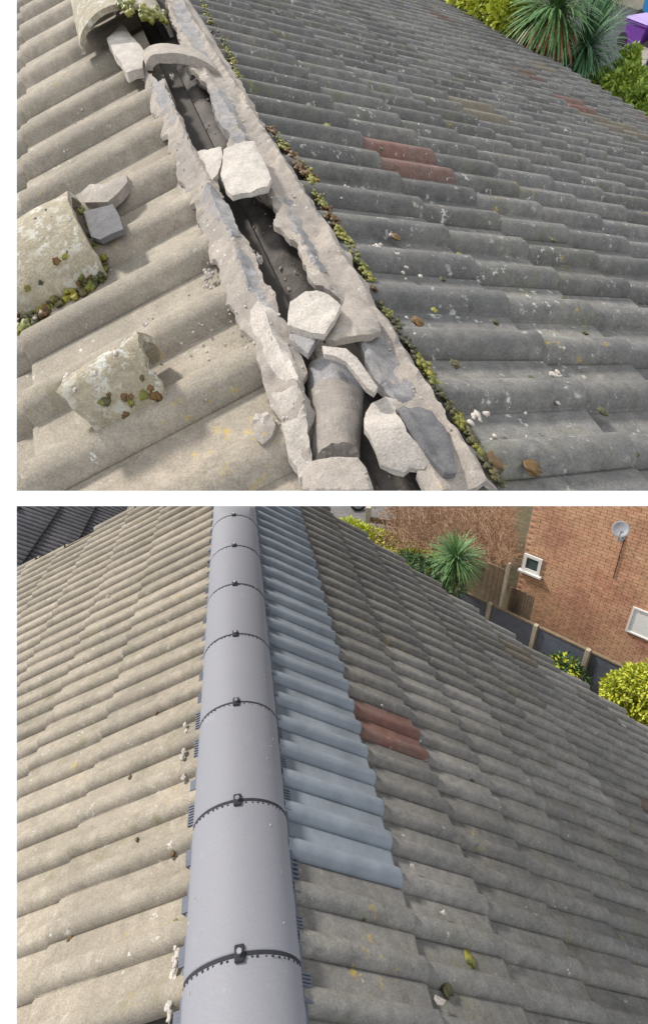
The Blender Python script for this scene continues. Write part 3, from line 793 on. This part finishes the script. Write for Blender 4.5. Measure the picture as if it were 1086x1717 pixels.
# car parked at the road (only its lower side is in view)
cc = gB((572, 861)); cdir = V((1, .12, 0)).normalized(); cn = V((-.12, 1, 0)).normalized()
car = thing('parked_car', cc, 'dark navy parked car beyond the roof end, only its wheel and sill in view', 'car')
cb = V((cc.x - .75, cc.y + .95, 0))
prof = [(-2.1, .3), (-2.15, .75), (-1.9, .95), (-1.0, 1.05), (-.5, 1.42), (.9, 1.42), (1.5, 1.0), (2.1, .85), (2.15, .35)]
vs = [cb + cdir*x + V((0, 0, z)) + cn*s*.85*(1 if z < 1.1 else .8) for s in (-1, 1) for x, z in prof]; m_ = len(prof)
fs = [tuple(range(m_)), tuple(range(m_, 2*m_))[::-1]] + [(i, (i+1) % m_, m_+(i+1) % m_, m_+i) for i in range(m_)]
o = fixn(world_mesh('body', vs, fs, M['navy'], car)); b = o.modifiers.new('b', 'BEVEL'); b.width = .06; b.segments = 3
for x in (-1.35, 1.3):
    for s in (-1, 1):
        wc = cb + cdir*x + cn*s*.82 + V((0, 0, .32))
        wh_ = world_mesh('wheel', *tube_geo([wc - cn*.1, wc + cn*.1], .32, 20), M['rubber'], car)
        rm = [tube_geo([wc - cn*.12*1, wc - cn*.101], .21, 16)]
        world_mesh('rim', *merge(rm), M['rim'], wh_)
# ================================================================== UPPER VIEW
SIDE = 'A'
roofA = thing('tiled_roof', A(1.5, 0, -.3), 'old tiled roof with broken open ridge, sunlit sandy left slope and shaded dark grey mossy right slope', 'roof')
aexp = .362
rowsA = [(.02, .60)] + [(.635 + aexp*i, aexp) for i in range(14)]
rowsA = [(.165, .47)] + rowsA[1:14]
def pickA(ri, u):
    if ri == 1 and abs(u - 1.53) < .1: return M['red']
    if ri == 9 and 3.9 < u < 4.3: return M['red']
    h = random.random()
    if ri > 3 and h < .03: return M['buff']
    if ri > 5 and h < .07: return M['terracotta']
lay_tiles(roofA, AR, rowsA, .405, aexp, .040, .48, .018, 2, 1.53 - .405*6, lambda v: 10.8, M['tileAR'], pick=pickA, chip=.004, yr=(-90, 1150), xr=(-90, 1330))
rowsAL = [(.165, .655), (.82, .5), (1.32, .5)]
for u_a, u_b, W_ in ((-.75, 1.41, .54), (1.41, 2.73, .66), (2.73, 6.9, .83)):
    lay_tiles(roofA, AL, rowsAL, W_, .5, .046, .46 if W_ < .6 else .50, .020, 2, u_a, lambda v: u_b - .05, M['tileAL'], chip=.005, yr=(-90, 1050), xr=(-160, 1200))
deck(AR, -1, lambda v: 10.8, 5.65, roofA, .05); deck(AL, -1, lambda v: 6.5, 1.9, roofA, .05)
# eaves gutter board
verge_pts = [AR.P(-1, 5.62, -.1), AR.P(10.8, 5.62, -.1)]
world_mesh('fascia_board', *box_geo(verge_pts[0].lerp(verge_pts[1], .5) - upA*.12, (verge_pts[1]-verge_pts[0])/2, latA*.012, upA*.12), M['wood'], roofA)
# ridge void: felt hump between the mortar beds
tr = math.tan(radians(16.5))
roofh = lambda l: -abs(l)*tr
def felt_h(u, l): return -.07 + .03*math.exp(-((l-.015)/.04)**2)
vs, fs = [], []
NU, NL_ = 120, 14
for i in range(NU+1):
    for j in range(NL_+1):
        u = -.35 + 4.4*i/NU; l = -.12 + .27*j/NL_
        vs.append(A(u, l, felt_h(u, l) + .003*nz((u, l, 0), 5) + .001*nz((u, l, 2), 30)))
for i in range(NU):
    for j in range(NL_): a = i*(NL_+1)+j; fs.append((a, a+1, a+NL_+2, a+NL_+1))
world_mesh('roofing_felt', vs, fs, M['felt'], roofA, True)
# mortar beds either side
def bedh(u, l):
    a = abs(l); o = max(0, min(1, (.235 - a)/.05)); q = max(0, min(1, (a - .035)/.07))
    cr = .135 + .018*nz((u, a*0 + (l > 0), 0), 5)
    return roofh(a) + .004 + .036*o**.6 + .010*q*o + .024*math.exp(-((a - cr)/.016)**2) + .012*math.exp(-((a - .05)/.014)**2) + .009*nz((u*1.2, l*2.5, 0), 7) + .005*nz((u, l, 4), 26)
def under_roof(u, l): return roofh(abs(l)) - .02
left_in = [(560, 822), (530, 790), (520, 730), (516, 660), (512, 610), (490, 560), (476, 530), (454, 482), (439, 463), (421, 415), (391, 371), (373, 327), (362, 305), (345, 268), (330, 250), (305, 205), (285, 160), (268, 135), (250, 120), (225, 80), (205, 35), (190, 0), (180, -40)]
left_out = [(168, -40), (188, 5), (205, 40), (212, 80), (238, 118), (248, 160), (262, 200), (290, 258), (303, 300), (325, 345), (345, 395), (360, 445), (385, 505), (415, 560), (440, 625), (462, 690), (490, 745), (512, 795), (520, 822)]
chunk('mortar_bed', left_in + left_out, bedh, .018, M['mortar'], roofA, .014, .005, .011)
right_in = [(720, 822), (700, 790), (690, 745), (668, 700), (650, 650), (622, 612), (612, 575), (600, 530), (560, 490), (540, 480), (524, 478), (507, 441), (502, 408), (483, 400), (463, 371), (454, 334), (440, 300), (425, 262), (405, 250), (385, 245), (382, 215), (362, 190), (355, 160), (345, 140), (330, 125), (312, 108), (300, 60), (288, 35), (278, 0), (268, -40)]
right_out = [(316, -40), (330, 0), (345, 40), (370, 85), (400, 130), (430, 185), (450, 225), (480, 270), (515, 320), (545, 370), (580, 420), (615, 480), (650, 540), (690, 600), (735, 670), (775, 735), (810, 790), (835, 822)]
chunk('mortar_bed', right_in + right_out, bedh, .018, M['mortar'], roofA, .014, .005, .011)
# extra lighter crusts lying on the beds (smooth hollows where the ridge tiles sat)
def on_bed(extra): return lambda u, l: bedh(u, l) + extra
for pts, mt, ex in (([(250, 128), (272, 132), (300, 195), (318, 240), (332, 262), (318, 262), (300, 228), (280, 190), (262, 165)], 'mortar_g', .003),
                    ([(340, 318), (362, 314), (392, 362), (405, 395), (385, 398), (362, 372), (345, 345)], 'mortar_g', .003),
                    ([(392, 428), (412, 420), (440, 470), (455, 515), (440, 518), (415, 480), (400, 455)], 'mortar_g', .003),
                    ([(412, 520), (450, 505), (475, 545), (490, 590), (500, 640), (470, 640), (445, 600), (425, 560)], 'mortar_w', .003),
                    ([(455, 650), (500, 645), (512, 690), (528, 790), (505, 800), (480, 740)], 'mortar_w', .003),
                    ([(290, 2), (312, 0), (332, 50), (350, 90), (335, 100), (312, 70), (298, 40)], 'mortar_g', .003),
                    ([(352, 150), (378, 150), (400, 190), (420, 235), (395, 240), (372, 205), (360, 185)], 'mortar_g', .003),
                    ([(472, 330), (490, 335), (512, 385), (532, 425), (548, 455), (535, 462), (516, 425), (492, 385)], 'mortar_g', .003),
                    ([(602, 560), (640, 560), (668, 610), (700, 665), (672, 680), (640, 640), (615, 600)], 'mortar_g', .003),
                    ([(250, 300), (303, 262), (340, 300), (346, 330), (322, 335)], 'mortar_w', -.03)):
    chunk('mortar_crust', pts, on_bed(ex), .03, M[mt], roofA, .008, .005)
# ---- loose and broken pieces over the ridge
def capt(h0, R=.16, c=0.015): return lambda u, l: h0 + sqrt(max(.0, R*R - (l-c)**2))*.75 - R*.75
G = 'broken pieces of old ridge lying over the open gap'
def frag(pts, hf, th, mat, label, name='ridge_fragment', cat='broken tile', jag=.004, amp=.005, grid=None):
    return chunk(name, pts, hf, th, M[mat], None, jag, amp, grid, label=label, cat=cat, group=G)
frag([(302, 285), (318, 262), (350, 248), (370, 247), (374, 262), (366, 290), (352, 303), (335, 310), (318, 314), (305, 300)], capt(.07, .17), .016, 'mortar_w', 'left half of the cracked pale ridge piece bridging the gap')
frag([(374, 250), (400, 238), (425, 236), (436, 258), (446, 275), (456, 298), (448, 312), (420, 320), (390, 326), (378, 312), (370, 288)], capt(.075, .17), .018, 'mortar_w', 'right half of the cracked pale ridge piece bridging the gap')
frag([(486, 505), (512, 488), (530, 486), (552, 494), (572, 512), (560, 535), (542, 560), (520, 556), (500, 548), (482, 545)], capt(.09, .16), .018, 'mortar_w', 'pale angular piece standing on the ridge above the curved bit')
frag([(482, 545), (505, 546), (532, 556), (526, 578), (518, 592), (500, 580), (486, 568)], capt(.07, .16), .018, 'mortar_g', 'grey lower edge of the broken tile under the pale angular piece')
frag([(574, 512), (560, 540), (545, 565), (560, 570), (590, 564), (622, 560), (640, 552), (622, 520), (602, 492), (582, 488)], capt(.065, .19, .03), .018, 'mortar', 'buff broken tile sloping down to the right mortar bed')
frag([(540, 578), (556, 580), (580, 584), (598, 600), (616, 626), (632, 648), (626, 657), (614, 650), (596, 626), (580, 606), (562, 596), (543, 592)], lambda u, l: .075, .014, 'mortar_w', 'narrow curved pale strip of mortar lying across the hole', 'mortar_strip', 'mortar piece', .002, .002, .008)
frag([(612, 690), (622, 675), (645, 664), (662, 668), (662, 690), (680, 720), (705, 745), (728, 772), (712, 784), (690, 782), (680, 792), (655, 784), (638, 776), (628, 745), (610, 718)], lambda u, l: .055 + .12*(l - .08) + .015*sin(u*30), .016, 'mortar_w', 'large pale jagged flake lying over the dark gap near the bottom', 'mortar_flake', 'mortar piece')
frag([(666, 685), (700, 681), (725, 688), (745, 715), (757, 745), (765, 790), (742, 792), (722, 765), (700, 740), (682, 715)], lambda u, l: bedh(u, l) + .018, .020, 'slate', 'dark grey slab piece tucked behind the large pale flake')
frag([(508, 790), (526, 768), (560, 762), (600, 760), (614, 780), (628, 822), (632, 850), (512, 850)], capt(.10, .2, -.03), .05, 'mortar', 'buff ridge piece at the very bottom of the upper view')
# rounded tile core piece
zt = lambda px, h: atA(px, h)
halfpipe('ridge_fragment', zt((514, 625), -.03), zt((612, 640), -.03), zt((520, 780), -.03), zt((602, 770), -.03), upA, .062, .03, M['mortar_g'], None, .03, 14, 8, 5., .008, close=True, label='rounded grey stump of ridge tile seated at the lower end of the gap', cat='broken tile', group=G)
halfpipe('ridge_fragment', zt((517, 668), -.02), zt((606, 672), -.02), zt((526, 782), -.02), zt((603, 768), -.02), upA, .062, .02, M['mortar'], None, .06, 14, 8, 9., .008, close=True, label='lighter mortar skin on the rounded grey stump of ridge tile', cat='mortar piece', group=G)
# old ridge tile still in place at the top, lifted to the left
uT = Acoord(zt((140, 92), -.02))[0]
halfpipe('old_ridge_tile', zt((137, 92), -.03), zt((292, 62), -.03), zt((137, 92), -.03) + rA*.9, zt((292, 62), -.03) + rA*.9, upA, .15, .022, M['lichen'], None, .0, 18, 8, 3., .003, label='lichen covered old ridge tile at the top left with its hollow end open', cat='ridge tile')
# broken arch
fa1, fa2 = zt((246, 118), -.0), zt((374, 138), -.0)
halfpipe('ridge_arch', fa1, fa2, fa1 + rA*.13, fa2 + rA*.13, upA, .075, .035, M['mortar'], None, .08, 16, 4, 6., .004, pw=.8, label='pale broken arch of a ridge tile end spanning the gap near the top', cat='broken tile', group=G)
# pale batten-like mortar run beside it
frag([(178, 62), (205, 36), (222, 60), (245, 85), (238, 112), (212, 118), (192, 88)], lambda u, l: .02, .04, 'mortar_w', 'pale mortar lump sloping down from under the old ridge tile')
for i, (px, r, lb) in enumerate((((320, 122), .020, 'white mortar nugget under the broken arch'), ((289, 130), .012, 'small mortar nugget at the left under the broken arch'), ((338, 135), .014, 'mortar nugget at the right under the broken arch'),
                                 ((445, 715), .024, 'upright whitish mortar lump beside the lower left mortar bed'), ((246, 550), .014, 'small pale crumb above the small loose tile'), ((434, 436), .011, 'white crumb at the edge of the dark gap'), ((422, 424), .009, 'tiny crumb on the left lip of the dark gap'))):
    X = atA(px, -.0 if px[0] > 260 and px[1] < 600 else -.1)
    if px[0] < 260 or px[1] > 700: X = AL.at(px, .04)
    vs, fs = blob_geo(X, (r*1.2, r*.8, r), upA, 1.1, random.random()*90, 2, .8, rA)
    world_mesh('mortar_nugget', vs, fs, M['mortar_w'], None, label=lb, cat='mortar piece', group='small mortar nuggets around the open ridge')
# loose ridge tiles lying on the left slope
def f(px, n=.02): return AL.at(px, n)
lt = halfpipe('loose_ridge_tile', f((138, 345), .045), f((187, 470), .0), f((-40, 440), .045), f((-60, 600), .0), AL.N, .12, .02, M['lichen'], None, .02, 18, 10, 4., .004, pw=.85, label='large lichen and moss covered ridge tile lying loose on the left slope', cat='ridge tile')
lt2 = halfpipe('loose_ridge_tile', f((276, 590), .03), f((302, 690), .0), f((140, 680), .04), f((190, 748), .0), AL.N, .14, .02, M['lichen'], None, .10, 16, 10, 8., .006, pw=.85, label='smaller broken half round ridge tile lying loose below the large one', cat='ridge tile')
def slab_L(pts, n0, th, mat, label, name='tile_shard', amp=.004):
    P = [AL.at(p, n0) for p in pts]; c = sum(P, V((0, 0, 0)))/len(P); m_ = len(P)
    vs = [p + AL.N*amp*nz(p, 20) for p in P] + [p - AL.N*th for p in P] + [c + AL.N*.004]
    fs = [(i, (i+1) % m_, 2*m_) for i in range(m_)] + [tuple(range(m_, 2*m_))[::-1]] + [(i, m_+i, m_+(i+1) % m_, (i+1) % m_) for i in range(m_)]
    return fixn(world_mesh(name, vs, fs, M[mat], None, label=label, cat='broken tile', group='shards lying on the left slope'))
slab_L([(140, 355), (168, 348), (190, 343), (200, 362), (207, 384), (188, 392), (168, 402), (152, 396)], .085, .016, 'slate', 'dark blue grey shard poking out of the large loose ridge tile')
slab_L([(136, 322), (150, 308), (172, 308), (195, 297), (212, 292), (214, 305), (196, 325), (180, 338), (160, 340), (142, 340)], .07, .03, 'mortar', 'whitish grey shard above the open end of the large loose ridge tile')
slab_L([(232, 205), (250, 196), (262, 206), (250, 222), (236, 224)][::1], .03, .0, 'mortar_w', 'x') if False else None
slab_L([(425, 712), (440, 700), (456, 698), (462, 712), (455, 732), (440, 745), (428, 735)], .06, .03, 'mortar', 'small lichen stained lump beside the bottom of the left mortar bed')
# white bird-lime / mortar splashes on the left slope
parts = []
for (x, y, s, n_) in ((349, 470, 9, 26), (250, 550, 40, 8), (300, 600, 80, 14), (400, 560, 40, 10), (350, 520, 60, 14), (130, 205, 12, 8), (190, 735, 14, 5), (380, 500, 25, 8)):
    for _ in range(n_):
        px = (x + random.gauss(0, s*.5), y + random.gauss(0, s*(1.6 if s < 15 else .6)))
        c = AL.at(px, .03); r = random.uniform(.002, .006) if s > 15 else random.uniform(.003, .009)
        parts.append(blob_geo(c, (r, r*.8, r*.8), AL.N, .9, random.random()*90, 1, .6, rA))
world_mesh('mortar_crumbs', *merge(parts), M['mortar_w'], roofA, kind='stuff')
parts = []
for _ in range(120):
    u = random.uniform(-.1, 3.2); l = random.uniform(-.06, .09); r = random.uniform(.002, .007)
    parts.append(blob_geo(A(u, l, felt_h(u, l) + .003), (r*1.4, r, r*.8), upA, .9, random.random()*90, 1, .8, rA))
world_mesh('fallen_grit', *merge(parts), M['mortar'], roofA, kind='stuff')
for bed in (0, 1):
    parts = []
    src, dst = ((left_in[::-1], left_out) if bed == 0 else (right_in[::-1], right_out))
    for _ in range(70):
        i0 = random.randrange(2, len(src)-2); j0 = min(len(dst)-1, int(i0*len(dst)/len(src))); t = random.random()
        px = (src[i0][0]*(1-t) + dst[j0][0]*t + random.gauss(0, 5), src[i0][1]*(1-t) + dst[j0][1]*t + random.gauss(0, 5))
        X = atA(px, .03); u, l, h = Acoord(X); X = A(u, l, bedh(u, l) + .002); r = random.uniform(.0015, .0045)
        parts.append(blob_geo(X, (r*1.3, r, r), upA, .8, random.random()*90, 1, .8, rA))
    world_mesh('mortar_grit', *merge(parts), M['mortar_w'], roofA, kind='stuff')
# moss line along the right foot of the right mortar bed, and pads
def mossline(pts, S, r0, r1, per, mats, n0=.02):
    for m_ in mats: pass
    groups = {m_: [] for m_ in mats}
    for i in range(len(pts)-1):
        a, b = pts[i], pts[i+1]
        for q in range(per):
            t = random.random(); px = (a[0] + (b[0]-a[0])*t + random.gauss(0, 3), a[1] + (b[1]-a[1])*t + random.gauss(0, 3)); r = random.uniform(r0, r1)
            zz = nz((px[0]*.02, px[1]*.02, 0), 1.3, 3)
            m_ = mats[0] if zz > .12 else (mats[1] if zz > -.18 else mats[2])
            groups[m_].append(blob_geo(S.at(px, random.uniform(.012, .046)), (r*1.3, r*.9, r), S.N, .6, random.random()*90, 2, .7, S.r))
    for m_, g_ in groups.items():
        if g_: world_mesh('moss_strip', *merge(g_), M[m_], roofA, kind='stuff')
mossline([(330, -20), (352, 35), (392, 105), (400, 135)], AR, .003, .008, 170, ('moss_g', 'moss_g', 'moss_d'))
mossline([(452, 215), (500, 275), (530, 310)], AR, .0035, .010, 240, ('moss_g', 'moss_o', 'moss_o'))
mossline([(525, 318), (580, 400), (632, 490)], AR, .0035, .009, 240, ('moss_g', 'moss_g', 'moss_o'))
mossline([(640, 510), (700, 600), (760, 690), (800, 750), (838, 812)], AR, .003, .007, 200, ('moss_g', 'moss_d', 'moss_d'))
for px, r, m_ in (((550, 211), .022, 'moss_g'), ((595, 369), .018, 'moss_d'), ((663, 397), .022, 'moss_o'), ((699, 538), .022, 'moss_o'), ((893, 637), .016, 'moss_d'), ((893, 784), .026, 'moss_o'), ((824, 776), .030, 'moss_o'),
                  ((770, 428), .016, 'moss_g'), ((669, 331), .016, 'moss_d'), ((830, 540), .016, 'moss_d'), ((980, 558), .014, 'moss_d'), ((926, 402), .016, 'moss_d'), ((1065, 760), .012, 'moss_d'), ((728, 520), .012, 'moss_g'), ((502, 268), .02, 'moss_g'), ((742, 468), .014, 'moss_d'), ((860, 455), .012, 'moss_d'), ((640, 250), .014, 'moss_d'), ((762, 610), .016, 'moss_d'), ((1010, 690), .016, 'moss_d'), ((945, 500), .012, 'moss_d')):
    pad(roofA, AR, px, r*1.05, m_, n=.034, flat=.4)
for px, r, m_ in (((30, 552), .02, 'moss_g'), ((60, 538), .016, 'moss_d'), ((112, 500), .014, 'moss_g'), ((140, 488), .016, 'moss_d'), ((176, 452), .012, 'moss_g'), ((86, 488), .020, 'moss_o'), ((75, 524), .022, 'moss_o'), ((45, 546), .024, 'moss_g'), ((100, 508), .016, 'moss_d'), ((125, 497), .014, 'moss_g'), ((150, 478), .020, 'moss_g'), ((165, 462), .014, 'moss_g'), ((245, 690), .016, 'moss_o'), ((278, 693), .014, 'moss_o'),
                  ((228, 722), .014, 'moss_g'), ((206, 730), .010, 'moss_o'), ((298, 680), .010, 'moss_g'), ((130, 345), .012, 'moss_g')):
    pad(lt if px[1] < 570 else lt2, AL, px, r*1.5, m_, n=.02, flat=.6)
parts = []
for _ in range(60):
    t = random.random(); px = (198 + 82*t, 6 + 26*t + random.uniform(-14, 12)*(1 if t > .2 else .4)); h = .12*sin(pi*(.5 + .4*t))
    parts.append(blob_geo(atA(px, h), (.018, .013, .014), upA, .8, random.random()*90, 2, .7, rA))
for tl, q_, H_, n_ in ((lt, (f((138, 345), .045), f((187, 470), .0), f((-40, 440), .045), f((-60, 600), .0)), .12, 46), (lt2, (f((276, 590), .03), f((302, 690), .0), f((140, 680), .04), f((190, 748), .0)), .14, 30)):
    gs = {'moss_g': [], 'moss_d': [], 'moss_o': [], 'mortar_w': []}
    for _ in range(n_):
        s_ = random.random()**.7; t = random.uniform(.03, .9); a = q_[0].lerp(q_[2], t); b = q_[1].lerp(q_[3], t)
        c = (a+b)/2 - (b-a)/2*cos(pi*s_) + AL.N*(H_*sin(pi*s_)**.85); nn = (c - (a+b)/2).normalized()
        m_ = random.choice(('moss_d', 'moss_o', 'moss_g')) if s_ > .72 else 'mortar_w'  # dark moss on the lower side also paints in the tile's missing shade
        r = random.uniform(.003, .009)*(1.3 if s_ > .72 else .8)
        gs[m_].append(blob_geo(c, (r*1.5, r, r*.5), nn, .8, random.random()*90, 2, .8, rA))
    for m_, g_ in gs.items():
        if g_: world_mesh('lichen', *merge(g_), M[m_], tl, kind='stuff')
for tl, a, b, n_ in ((lt, f((187, 470), 0), f((-10, 575), 0), 150), (lt2, f((302, 690), 0), f((192, 746), 0), 40), (lt, f((140, 347), .05), f((187, 468), .01), 25)):  # real edge moss, thickened so the lower side reads as shaded
    gs = {'moss_g': [], 'moss_d': [], 'moss_o': []}
    for _ in range(n_):
        t = random.random(); r = random.uniform(.004, .011)
        c = a.lerp(b, t) + AL.N*random.uniform(.005, .03) + V((random.gauss(0, .006), random.gauss(0, .006), random.gauss(0, .006)))
        gs['moss_o' if nz((t*3, n_, 0), 2.5) > .25 else random.choice(('moss_g', 'moss_d', 'moss_g'))].append(blob_geo(c, (r*1.2, r, r), AL.N, .8, random.random()*90, 2, .7, rA))
    for m_, g_ in gs.items():
        if g_: world_mesh('moss', *merge(g_), M[m_], tl, kind='stuff')
mt_ = [o for o in OBJS['A'] if o.name.startswith('old_ridge_tile')][0]
world_mesh('moss', *merge(parts), M['moss_g'], mt_, kind='stuff')
# white lichen flakes on the dark slope
parts = []
for (x, y, sx, sy, n_) in ((630, 415, 14, 8, 16), (660, 385, 16, 6, 12), (580, 325, 26, 8, 16), (510, 108, 10, 8, 8), (600, 470, 18, 8, 8), (935, 628, 8, 5, 9), (640, 560, 60, 30, 14), (860, 720, 60, 40, 8), (690, 470, 40, 30, 6), (800, 700, 24, 8, 8), (1000, 130, 30, 30, 2)):
    for _ in range(n_):
        px = (x + random.gauss(0, sx*.55), y + random.gauss(0, sy*.6)); c = AR.at(px, .030); r = random.uniform(.003, .011)
        parts.append(blob_geo(c, (r*1.3, r*.8, .004), AR.N, 1., random.random()*90, 1, .8, rA))
world_mesh('lichen_flakes', *merge(parts), M['mortar_w'], roofA, kind='stuff')
# ---- garden beyond the upper roof's eaves
GA = 3.1
def gA(px, z=0.): return hit(px, EYE - upA*(GA - z), upA)
cn_ = [gA(p) for p in ((700, -170), (1300, -170), (1300, 330), (800, 330))]
cn_ = [gA((640, -60)), gA((900, -150)), gA((1300, -90)), gA((1300, 330)), gA((900, 330)), gA((600, 150))]
world_mesh('ground', cn_, [tuple(range(6))], M['ground'], None, kind='structure')
dv = [gA(p, .006) for p in ((930, 60), (1010, -40), (1300, -40), (1300, 330), (1020, 330), (960, 160))]
world_mesh('driveway', dv, [tuple(range(6))], M['tarmac'], None, kind='structure')
kp = [gA((1046, 28)), gA((1078, 78)), gA((1064, 120)), gA((1050, 170))]
for i in range(2, 3):
    a, b = gA((1084, 82)), gA((1050, 150))
    n__ = 4
    kt = thing('kerb_edging', a, 'pale kerb stones edging the dark driveway below the bins', 'kerb')
    for j in range(n__):
        p, q = a.lerp(b, j/n__), a.lerp(b, (j+1)/n__); d = (q-p)
        box('kerb_stone', p.lerp(q, .5), d*.48, d.cross(upA).normalized()*.10, upA*.12, M['kerb'], kt)
def bin_(px, body, lid, label, sc=1., yaw=.5, h=1.):
    b = gA(px); x = (gA((px[0]+20, px[1])) - b).normalized(); y = upA.cross(x).normalized()
    x, y = x*cos(yaw) + y*sin(yaw), y*cos(yaw) - x*sin(yaw)
    t = thing('wheelie_bin', b, label, 'wheelie bin', 'wheelie bins on the driveway')
    hw, hd, H = .30*sc, .36*sc, .95*sc*h
    prof = [(-.8, 0.05), (-.97, .9), (-1.04, .9), (-1.04, 1.0)]
    vs = []
    for s_, hh in ((.78, .06), (.97, .88), (1.06, .885), (1.06, .97)):
        vs += [b + x*hw*s_*i + y*hd*s_*j + upA*H*hh for i, j in ((-1, -1), (1, -1), (1, 1), (-1, 1))]
    fs = [(0, 3, 2, 1)] + [(r_*4+i, r_*4+(i+1) % 4, r_*4+4+(i+1) % 4, r_*4+4+i) for r_ in range(3) for i in range(4)] + [(12, 13, 14, 15)]
    o = fixn(world_mesh('bin_body', vs, fs, M[body], t)); m_ = o.modifiers.new('b', 'BEVEL'); m_.width = .02; m_.segments = 2
    vs = []
    for s_, hh in ((1.10, .975), (1.12, 1.0), (1.02, 1.05), (.8, 1.085)):
        vs += [b + x*hw*s_*i + y*hd*s_*j + upA*H*hh for i, j in ((-1, -1), (1, -1), (1, 1), (-1, 1))]
    fs = [(0, 3, 2, 1)] + [(r_*4+i, r_*4+(i+1) % 4, r_*4+4+(i+1) % 4, r_*4+4+i) for r_ in range(3) for i in range(4)] + [(12, 13, 14, 15)]
    o = fixn(world_mesh('lid', vs, fs, M[lid], t)); m_ = o.modifiers.new('b', 'BEVEL'); m_.width = .02; m_.segments = 2
    world_mesh('handle', *tube_geo([b + y*hd*1.2 - x*hw*.8 + upA*H*.93, b + y*hd*1.2 + x*hw*.8 + upA*H*.93], .018), M[body], t)
    for s_ in (-1, 1): world_mesh('wheel', *tube_geo([b + y*hd*.9 + x*hw*.75*s_ + upA*.1 - x*.03, b + y*hd*.9 + x*hw*.75*s_ + upA*.1 + x*.03], .1, 14), M['rubber'], t)
bin_((1064, 82), 'purple', 'lilac', 'purple wheelie bin with a pale purple lid standing at the top right corner', .66, .45, .62)
bin_((1090, 42), 'bluebin', 'bluebin', 'bright blue wheelie bin partly hidden behind the purple bin', .62, .45, .7)
bin_((1102, 98), 'bluebin', 'bluebin', 'blue wheelie bin at the right edge, in front of the purple bin', .6, .45, .6)
def ballA(px, r, z): return (gA(px, z), r)
def palmA(px, z, n_, L_, mat, label, dead=0):
    top = gA(px, z); base = top - upA*z
    return palm('cordyline_palm', base, top, n_, L_, mat, label, upA, .024, -.75, dead)
palmA((932, 12), 1.2, 420, .62, 'palm', 'upper left spiky cordyline palm with dead brown leaves under its crown', 110)
palmA((982, 78), .8, 340, .55, 'palm_d', 'darker cordyline palm just below and right of the other')
palmA((1010, -34), 1.1, 260, .6, 'palm', 'paler cordyline palm at the top of the picture left of the bins')
cs = [ballA(p, r, z) for p, r, z in (((790, -8), .35, 1.0), ((825, 8), .35, 1.0), ((855, 25), .32, 1.0), ((850, -10), .35, 1.1), ((872, 5), .25, 1.1), ((770, -20), .3, 1.), ((866, 48), .2, .9), ((815, -20), .35, 1.))]
shrub('golden_shrub', gA((820, 30)), cs, 9000, .09, 'gold', 'bright yellow leafed shrub at the top of the picture left of the palms', up=upA, asp=.55)
cs = [ballA(p, r, z) for p, r, z in (((1005, 138), .16, .5), ((1035, 150), .20, .5), ((1050, 112), .14, .6), ((1056, 130), .16, .6), ((1070, 172), .24, .5), ((1090, 160), .2, .5), ((1090, 195), .26, .4), ((1030, 172), .22, .4), ((1056, 92), .10, .7), ((1075, 145), .14, .5))]
shrub('lime_shrub', gA((1060, 190)), cs, 8000, .065, 'lime', 'lime green shrub spreading below the bins at the right edge', up=upA, asp=.55)
# timber sleeper behind the palms
a, b = gA((1030, 2)), gA((1085, 20))
o_ = box('garden_sleeper', a.lerp(b, .5), (b-a)/2, (b-a).cross(upA).normalized()*.12, upA*.2, M['kerb'], None, label='pale timber sleeper on the ground behind the purple bin', cat='sleeper')
# ================================================================== trim both plots to their limits
bpy.context.view_layer.update()
def trim(objs, cuts):
    for o in list(objs):
        try: o.name
        except ReferenceError: continue
        if o.type != 'MESH': continue
        mw = Matrix.Translation(V((0, 0, 0)))
        mw = o.matrix_world.copy()
        bb = [mw @ V(c) for c in o.bound_box]
        todo = []; drop = False
        for co, no in cuts:
            s = [(p - co).dot(no) for p in bb]
            if max(s) < 0: drop = True; break
            if min(s) < 0: todo.append((co, no))
        if drop:
            for ch in list(o.children): bpy.data.objects.remove(ch)
            bpy.data.objects.remove(o); continue
        if not todo: continue
        me = o.data.copy() if o.data.users > 1 else o.data
        inv = mw.inverted(); bm = bmesh.new(); bm.from_mesh(me)
        for co, no in todo:
            r_ = bmesh.ops.bisect_plane(bm, geom=bm.verts[:]+bm.edges[:]+bm.faces[:], dist=1e-6, plane_co=inv @ co, plane_no=(inv.to_3x3() @ no).normalized(), clear_inner=True)
            if len(bm.faces) < 4000:
                ed = [e for e in r_['geom_cut'] if isinstance(e, bmesh.types.BMEdge) and e.is_valid and e.is_boundary]
                if ed:
                    try: bmesh.ops.holes_fill(bm, edges=ed, sides=0)
                    except Exception: pass
        if not bm.faces: bm.free(); 
        else:
            bm.to_mesh(me); bm.free(); o.data = me; me.update(); continue
        for ch in list(o.children): bpy.data.objects.remove(ch)
        bpy.data.objects.remove(o)
def alive(objs):
    res = []
    for o in objs:
        try: o.name; res.append(o)
        except ReferenceError: pass
    return res
trim(OBJS['A'], CUT_A); trim(OBJS['B'], CUT_B)
for o in alive(OBJS['A'] + OBJS['B']):
    if o.type == 'MESH' and o.name.startswith(('moss', 'lichen', 'mortar_lump', 'mortar_crumbs')): o.data.polygons.foreach_set('use_smooth', [True]*len(o.data.polygons))
    if o.type == 'EMPTY' and not o.children: bpy.data.objects.remove(o)
